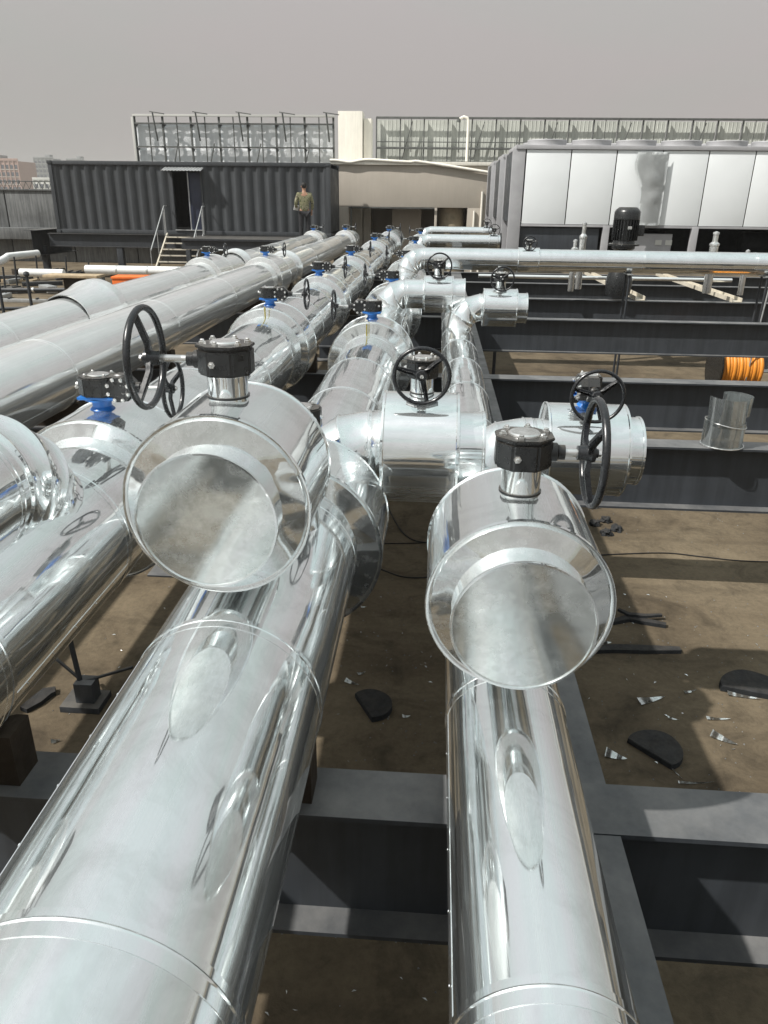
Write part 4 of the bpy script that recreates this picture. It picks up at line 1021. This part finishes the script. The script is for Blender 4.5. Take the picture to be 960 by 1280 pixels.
spots = [(4, 372, 'by the picture edge'), (24, 352, 'below the bent white pipe'), (52, 360, 'before the dark platform end'), (88, 356, 'below the shorter straight white pipe'), (104, 372, 'by the timber stub'), (134, 366, 'between the timber stub and the orange box')]
for j, (mt, adj, l_) in enumerate((('beam_dark', 'black', 1.3), ('rail', 'pale grey', .8), ('wood', 'dark brown', .6))):
    for px, py, t_ in spots:
        x, y = G(px+cl.uniform(-9, 9), py+cl.uniform(-10, 8)); w_ = cl.choice((.1, .2, .3))
        ob2 = link('steel_offcut' if mt != 'wood' else 'timber_offcut', box_me('offcut', l_, w_, w_*.7, M[mt], .01), None, (x, y, .001), (0, 0, cl.uniform(-1.5, 1.5)),
            label='loose %s offcut lying %s' % (adj, t_), category='offcut', group='offcuts strewn on the cluttered strip')
# grit swept about on the screed
bm = bmesh.new()
for i in range(2600):
    x, y = cl.uniform(-3.2, 6.5), cl.uniform(.9, 7.4)
    if cl.random() < .5: x, y = x*.6+.8, 2.2+cl.random()**2*3
    r_ = cl.uniform(.0025, .008)*(1.6 if cl.random() < .05 else 1); a = cl.uniform(0, 6)
    v = [bm.verts.new((x+r_*cos(a+k*2.1), y+r_*sin(a+k*2.1), .0)) for k in range(3)]+[bm.verts.new((x, y, r_*.9))]
    for f_ in ((0, 1, 3), (1, 2, 3), (2, 0, 3)): bm.faces.new([v[q] for q in f_])
link('grit', to_mesh(bm, 'grit', M['concrete_wall'], 10), kind='stuff', label='fine grey grit scattered over the brown screed', category='grit')
bm = bmesh.new()
for i in range(420):
    x, y = cl.uniform(-2.4, 4.5), cl.uniform(1.6, 5.4); r_ = cl.uniform(.004, .016); a = cl.uniform(0, 6)
    v = [bm.verts.new((x+r_*cos(a), y+r_*sin(a), .004)), bm.verts.new((x+r_*.3*cos(a+1.6), y+r_*.3*sin(a+1.6), .007)), bm.verts.new((x-r_*cos(a+.3), y-r_*sin(a+.3), .005))]
    bm.faces.new(v)
link('metal_chips', to_mesh(bm, 'metal_chips', M['edge'], 10), kind='stuff', label='tiny bright metal chips scattered over the brown screed', category='metal chips')

# ------------------------------------------------------------------ curled sheet offcut on the second beam
co = root('curled_sheet', 'curled bright metal sheet offcut standing on the second crossbeam', 'sheet offcut', (2.16, 5.47, BT+.002)); co.scale = (.9, .9, .92)
def curl(r0, r1, a0, a1, z0, z1, tilt=0, n=40):
    bm = bmesh.new(); rows = []
    for i in range(n+1):
        t_ = i/n; a = a0+(a1-a0)*t_; r = r0+(r1-r0)*t_
        rows.append([bm.verts.new((r*cos(a), r*sin(a), z0+tilt*cos(a)*r)), bm.verts.new((r*cos(a), r*sin(a), z1+tilt*cos(a)*r))])
    for A, B in zip(rows, rows[1:]): bm.faces.new((A[0], B[0], B[1], A[1]))
    bmesh.ops.solidify(bm, geom=bm.faces[:], thickness=.0015)
    return to_mesh(bm, 'sheet', M['clad_box'], 50)
link('sheet', curl(.165, .150, radians(-250), radians(120), 0, .20), co, (0, 0, 0), (0, 0, 0))
link('sheet', curl(.155, .150, radians(-170), radians(75), .17, .40, -.12), co, (-.0, 0, 0), (.02, -.05, 0))
link('sheet', curl(.14, .085, radians(-60), radians(200), .26, .41), co, (.03, .02, 0), (.0, .05, 0))
link('rim', torus('rim', .167, .004, M['edge'], 48, 6), co, (0, 0, .006)); link('rim', torus('rim', .164, .003, M['edge'], 48, 6), co, (0, 0, .185), (0, radians(9), 0))

# orange hose reel
rl = root('hose_reel', 'orange hose wound on a dark reel on the screed beyond the third crossbeam', 'hose reel', (4.98, 12.6, .40))
for sx_ in (-.36,): link('flange', revolve('flange', [(0, -.01), (.40, -.01), (.40, .01), (0, .01)], M['black'], 32), rl, (sx_, 0, 0), Vector((1, 0, .0)).to_track_quat('Z', 'Y'))
for k in range(12): link('coil', torus('coil', .30+(.010 if k % 2 else 0), .031, M['reel'], 40, 8), rl, (-.30+k*.052, 0, 0), Vector((1, 0, 0)).to_track_quat('Z', 'Y'))
link('coil_end', revolve('coil_end', [(.0, .12), (.12, .11), (.22, .08), (.30, 0)], M['reel'], 32), rl, (.27, 0, 0), Vector((1, 0, 0)).to_track_quat('Z', 'Y'))

# ------------------------------------------------------------------ debris on the screed
GD = 'scraps on the screed'
def half_disc(label, x, y, r, rot, t=.035, cut=.25, z=0):
    bm = bmesh.new(); n = 30; ring = []
    for i in range(n):
        a = -pi*(.5+cut)+ (2*pi*(.5+cut))*i/(n-1)
        k = 1+.03*noise.noise(Vector((a, x, y)))
        ring.append((r*k*cos(a), r*k*sin(a)))
    A = [bm.verts.new((a, b_, 0)) for a, b_ in ring]; B = [bm.verts.new((a*.985, b_*.985, t+.012*noise.noise(Vector((a*6, b_*6, x))))) for a, b_ in ring]
    bm.faces.new(A[::-1]); bm.faces.new(B)
    for i in range(n): bm.faces.new((A[i], A[(i+1) % n], B[(i+1) % n], B[i]))
    bmesh.ops.bevel(bm, geom=[e for e in bm.edges if all(v.co.z > t*.5 for v in e.verts)], offset=.004, segments=1, affect='EDGES')
    link('foam_disc', to_mesh(bm, 'foam_disc', M['foam'], 40), None, (x, y, z+.001), (random.uniform(-.02, .02), 0, rot), label=label, category='foam offcut', group='black foam offcuts')
def strip(label, pts, w_, t=.022, mat=None, name='foam_strip', cat='foam strip', grp='black foam offcuts'):
    bm = bmesh.new(); pts = [Vector(p) for p in pts]; rows = []
    for i, p_ in enumerate(pts):
        d = (pts[min(i+1, len(pts)-1)]-pts[max(0, i-1)]).normalized(); s_ = Vector((-d.y, d.x, 0)).normalized()*w_/2
        ww = 1 - .35*abs(2*i/(len(pts)-1)-1)**3
        rows.append([bm.verts.new(q) for q in (p_-s_*ww, p_+s_*ww, p_+s_*ww+Vector((0, 0, t)), p_-s_*ww+Vector((0, 0, t)))])
    for A, B in zip(rows, rows[1:]):
        for k in range(4): bm.faces.new((A[k], A[(k+1) % 4], B[(k+1) % 4], B[k]))
    bm.faces.new(rows[0][::-1]); bm.faces.new(rows[-1])
    link(name, to_mesh(bm, name, mat or M['foam'], 40), None, (0, 0, 0), label=label, category=cat, group=grp)
def scrap(label, x, y, l, w_, rot, curl_=.007, mat=None):
    bm = bmesh.new(); n = 10; rows = []
    for i in range(n+1):
        u = i/n; ww = w_*(1-u)**.8+.001
        rows.append([bm.verts.new((l*(u-.5), -ww/2, .004+curl_*4*(u-.5)**2*(1+.3*u))), bm.verts.new((l*(u-.5), ww/2, .006+curl_*4*(u-.5)**2*(1-.2*u)+.3*ww))])
    for A, B in zip(rows, rows[1:]): bm.faces.new((A[0], B[0], B[1], A[1]))
    bmesh.ops.solidify(bm, geom=bm.faces[:], thickness=.001)
    link('metal_scrap', to_mesh(bm, 'metal_scrap', mat or M['edge'], 60), None, (x, y, .002), (0, 0, rot), label=label, category='metal scrap', group='bright snippets of sheet metal')
x, y = G(818, 940); half_disc('round-edged black foam offcut lying flat near the first crossbeam', x, y, .155, .75, cut=.12)
x, y = G(945, 868); half_disc('black foam offcut at the picture edge with a curled bright strip', x, y, .22, 1.35, cut=.05)
x, y = G(462, 885); half_disc('black foam offcut in the shade between the fat and slim pipes', x, y, .14, .5, cut=.1)
def gp(pairs, z=0): return [(*G(a, b_), z) for a, b_ in pairs]
strip('longest straight black foam strip sticking out past the right capped valve', gp([(735, 815), (770, 813), (805, 814), (850, 815)]), .075, .03)
strip('bent black foam strip lying behind the straight one', gp([(765, 780), (785, 775), (800, 778), (832, 784)]), .06, .03)
strip('shorter foam strip leaning on the bent one', [(a, b_, .032) for a, b_, _ in gp([(772, 768), (785, 774), (806, 776), (826, 775)])], .035, .02)
lm = [(744, 656), (757, 652), (770, 663), (758, 668)]
for i, (a, b_) in enumerate(lm):
    x, y = G(a, b_); lump(['small black foam lump nearest the grey beam end', 'small black foam lump, squarest of the four', 'small round black foam lump lying farthest out', 'small black foam lump lying lowest of the four'][i], x, y, 0, .052, M['foam'], 'foam_lump', 'foam lump', i*2.3, .8, 'black foam offcuts')
sc_ = [(815, 876, .20, .05, .4, 'curved bright snippet with dark tail in the middle of the screed'), (905, 926, .15, .05, -.6, 'pointed triangular bright snippet beside the round foam offcut'),
       (770, 947, .12, .06, -.35, 'blunt white snippet beside the beam edge'), (898, 900, .15, .02, .05, 'thin flat bright sliver above the triangular snippet'),
       (862, 866, .09, .02, .4, 'tiny bright curl just beyond the thin sliver'), (838, 960, .22, .012, -1.2, 'long thin bright sliver leaning off the round foam offcut'),
       (870, 980, .2, .012, .1, 'thin curved wire snippet at the first crossbeam edge'), (930, 872, .2, .03, -.2, 'curled bright strip lying against the foam at the picture edge'),
       (754, 805, .12, .05, .1, 'bright snippet beside the straight foam strip'), (746, 636, .10, .03, .2, 'crumpled bright snippet under the second crossbeam'),
       (452, 843, .06, .02, .6, 'tiny bright curl between the fat and slim pipes'), (508, 897, .05, .02, .2, 'tiny bright fleck near the slim pipe'), (440, 855, .1, .03, -.4, 'dull bright snippet behind the shaded foam offcut'),
       (455, 760, .05, .015, .3, 'bright fleck on the shaded screed behind the fat pipe'), (842, 900, .07, .012, -.3, 'short bright fleck between the curved snippet and thin sliver'), (70, 928, .05, .03, .5, 'bright fleck beside the fat pipe on the shaded beam')]
for a, b_, l, w_, r_, t_ in sc_:
    x, y = G(a, b_); scrap(t_, x, y, l, w_, r_)
def cable(label, pts, r=.006, z=.006):
    P = [Vector((*G(a, b_), z)) for a, b_ in pts]; out = []
    for i in range(len(P)-1):
        p0, p1, p2, p3 = P[max(0, i-1)], P[i], P[i+1], P[min(len(P)-1, i+2)]
        for k in range(8):
            t_ = k/8; out.append(.5*((2*p1)+(-p0+p2)*t_+(2*p0-5*p1+4*p2-p3)*t_*t_+(-p0+3*p1-3*p2+p3)*t_**3))
    out.append(P[-1]); bm = bmesh.new(); add_tube(bm, out, r, 6)
    link('cable', to_mesh(bm, 'cable', M['cable'], 60), None, label=label, category='cable', group='black cables on the screed')
cable('black cable snaking across the screed to the picture edge', [(640, 690), (700, 697), (760, 694), (830, 692), (880, 697), (930, 702), (1010, 704)])
cable('black cable looping down behind the fat pipe valve box', [(480, 620), (490, 645), (505, 668), (525, 678), (560, 678)], .006)
cable('black cable lying across between the fat and slim pipes', [(470, 680), (500, 680), (530, 679), (570, 676)], .005)
cable('lowest black cable between the fat and slim pipes', [(440, 700), (475, 712), (505, 722), (540, 722), (580, 718)], .006)
# steel stand lying near the fat pipe
x, y = G(108, 880)
sd = root('steel_stand', 'small dark steel stand with crossed rods on the shaded screed', 'stand', (x, y, 0)); sd.scale = (.72, .72, .85)
link('foot', box_me('foot', .34, .26, .05, M['beam_dark'], .005), sd); link('riser', box_me('riser', .16, .14, .16, M['beam'], .005), sd, (.03, 0, .052))
rod('rod', (-.02, 0, .20), (-.10, .08, .62), .022, M['beam_dark'], sd); rod('rod', (0, 0, .20), (-.30, .12, .34), .013, M['beam_dark'], sd); rod('rod', (.02, 0, .20), (.40, .12, .27), .012, M['beam_dark'], sd)
strip('crumpled black foam piece lying behind the small steel stand', gp([(30, 890), (45, 880), (60, 868), (70, 866)]), .09, .03)

# ------------------------------------------------------------------ the standing man
def skin_obj(name, joints, edges, mat, parent, sub=2, rootv=0):
    me = bpy.data.meshes.new(name); me.from_pydata([j[0] for j in joints], edges, []); me.materials.append(mat)
    o = link(name, me, parent)
    sk = o.modifiers.new('skin', 'SKIN'); sk.use_smooth_shade = True
    for i, j in enumerate(joints):
        r = j[1]; me.skin_vertices[0].data[i].radius = (r, r) if not hasattr(r, '__len__') else r
    me.skin_vertices[0].data[rootv].use_root = True
    ss = o.modifiers.new('sub', 'SUBSURF'); ss.levels = sub; ss.render_levels = sub
    return o
mn = root('person', 'person in a camouflage jacket and dark trousers standing before the container holding white papers', 'person', (-4.60, 27.15, CZ0-.06), (0, 0, radians(15))); mn.scale = (1.05, 1.05, 1.05)
J = [((0, 0, .95), (.14, .10)), ((0, -.01, 1.12), (.125, .095)), ((0, -.01, 1.32), (.16, .10)), ((0, 0, 1.46), (.07, .06)), ((0, .02, 1.53), (.052, .052)), ((0, .03, 1.60), (.075, .085)), ((0, .03, 1.68), (.078, .095)), ((0, .02, 1.75), (.05, .06)),
     ((.19, -.01, 1.41), .055), ((.25, .0, 1.14), .042), ((.24, .10, .92), .030), ((.24, .13, .85), (.028, .018)),
     ((-.19, -.01, 1.41), .055), ((-.26, -.02, 1.14), .042), ((-.24, .16, 1.00), .030), ((-.23, .22, .98), (.028, .018)),
     ((.095, 0, .88), .092), ((.11, .01, .50), .062), ((.12, -.02, .10), .042), ((.13, .12, .035), (.04, .03)),
     ((-.095, 0, .88), .092), ((-.11, .02, .50), .062), ((-.12, .01, .10), .042), ((-.13, .15, .035), (.04, .03))]
E = [(0,1),(1,2),(2,3),(3,4),(4,5),(5,6),(6,7),(2,8),(8,9),(9,10),(10,11),(2,12),(12,13),(13,14),(14,15),(0,16),(16,17),(17,18),(18,19),(0,20),(20,21),(21,22),(22,23)]
for base, sgn in ((11, 1), (15, -1)):      # five unequal fingers on each hand
    b0 = Vector(J[base][0])
    for k, (dx, ln) in enumerate(((-.022, .055), (-.008, .062), (.006, .058), (.019, .045))):
        i0 = len(J)
        down = Vector((0, .02, -1)) if base == 11 else Vector((0, 1, -.25))
        J.append(((b0+Vector((dx, .01, -.01))+down*ln*.6)[:], .0085)); J.append(((b0+Vector((dx, .022, -.012))+down*ln*1.15)[:], .0075))
        E += [(base, i0), (i0, i0+1)]
    i0 = len(J); J.append(((b0+Vector((-sgn*.035, .02, .0)))[:], .010)); J.append(((b0+Vector((-sgn*.04, .045, -.02)))[:], .0085)); E += [(base, i0), (i0, i0+1)]
body = skin_obj('body', J, E, M['skin'], mn)
jk = [((0, 0, .86), (.175, .135)), ((0, -.01, 1.05), (.165, .13)), ((0, -.01, 1.32), (.19, .13)), ((0, 0, 1.45), (.09, .08)), ((.20, -.01, 1.41), .075), ((.265, 0, 1.14), .062), ((.25, .09, .94), .048), ((-.20, -.01, 1.41), .075), ((-.275, -.02, 1.14), .062), ((-.25, .13, 1.01), .048)]
skin_obj('jacket', jk, [(0,1),(1,2),(2,3),(2,4),(4,5),(5,6),(2,7),(7,8),(8,9)], M['camo'], mn)
tr = [((0, 0, .92), (.155, .12)), ((.10, 0, .84), .108), ((.115, .01, .50), .082), ((.125, -.02, .10), .068), ((-.10, 0, .84), .108), ((-.115, .02, .50), .082), ((-.125, .01, .10), .068)]
skin_obj('trousers', tr, [(0,1),(1,2),(2,3),(0,4),(4,5),(5,6)], M['trouser'], mn)
for s_ in (-1, 1): skin_obj('shoe', [((s_*.125, -.05, .045), .045), ((s_*.13, .06, .04), .045), ((s_*.135, .17, .03), .035)], [(0,1),(1,2)], M['black'], mn)
hr = skin_obj('hair', [((0, -.035, 1.58), (.07, .05)), ((0, -.025, 1.67), (.098, .10)), ((0, .02, 1.755), (.085, .095))], [(0,1),(1,2)], M['hair'], mn)
for s_ in (-1, 1): link('ear', revolve('ear', [(0, -.01), (.02, -.008), (.028, 0), (.02, .008), (0, .01)], M['skin'], 12), body, (s_*.082, .02, 1.64), (0, pi/2, 0))
link('nose', revolve('nose', [(.014, 0), (.011, .012), (0, .028)], M['skin'], 10), body, (0, .115, 1.63), (-pi/2, 0, 0))
pp = root('papers', 'sheaf of white papers held in the hand of the man by the container', 'papers', (-4.62-.30, 27.35-.13, CZ0+.92), (.3, .2, .4))
for i in range(3): link('sheet', box_me('sheet', .15, .02, .17, M['paper'], .001), pp, (.01*i, .022*i, 0), (.05*i, .1*i, 0))

# ------------------------------------------------------------------ the dusty air
hz = bpy.data.materials.new('dusty_air'); hz.use_nodes = True; hn = hz.node_tree; hn.nodes.clear()
ho = hn.nodes.new('ShaderNodeOutputMaterial'); hv = hn.nodes.new('ShaderNodeVolumePrincipled')
hv.inputs['Color'].default_value = (.80, .78, .75, 1); hv.inputs['Density'].default_value = .0005; hn.links.new(hv.outputs[0], ho.inputs['Volume'])
bm = bmesh.new(); add_box(bm, -2600, 2600, -1300, 4300, -35.5, 45)
link('haze', to_mesh(bm, 'haze', hz), kind='stuff')
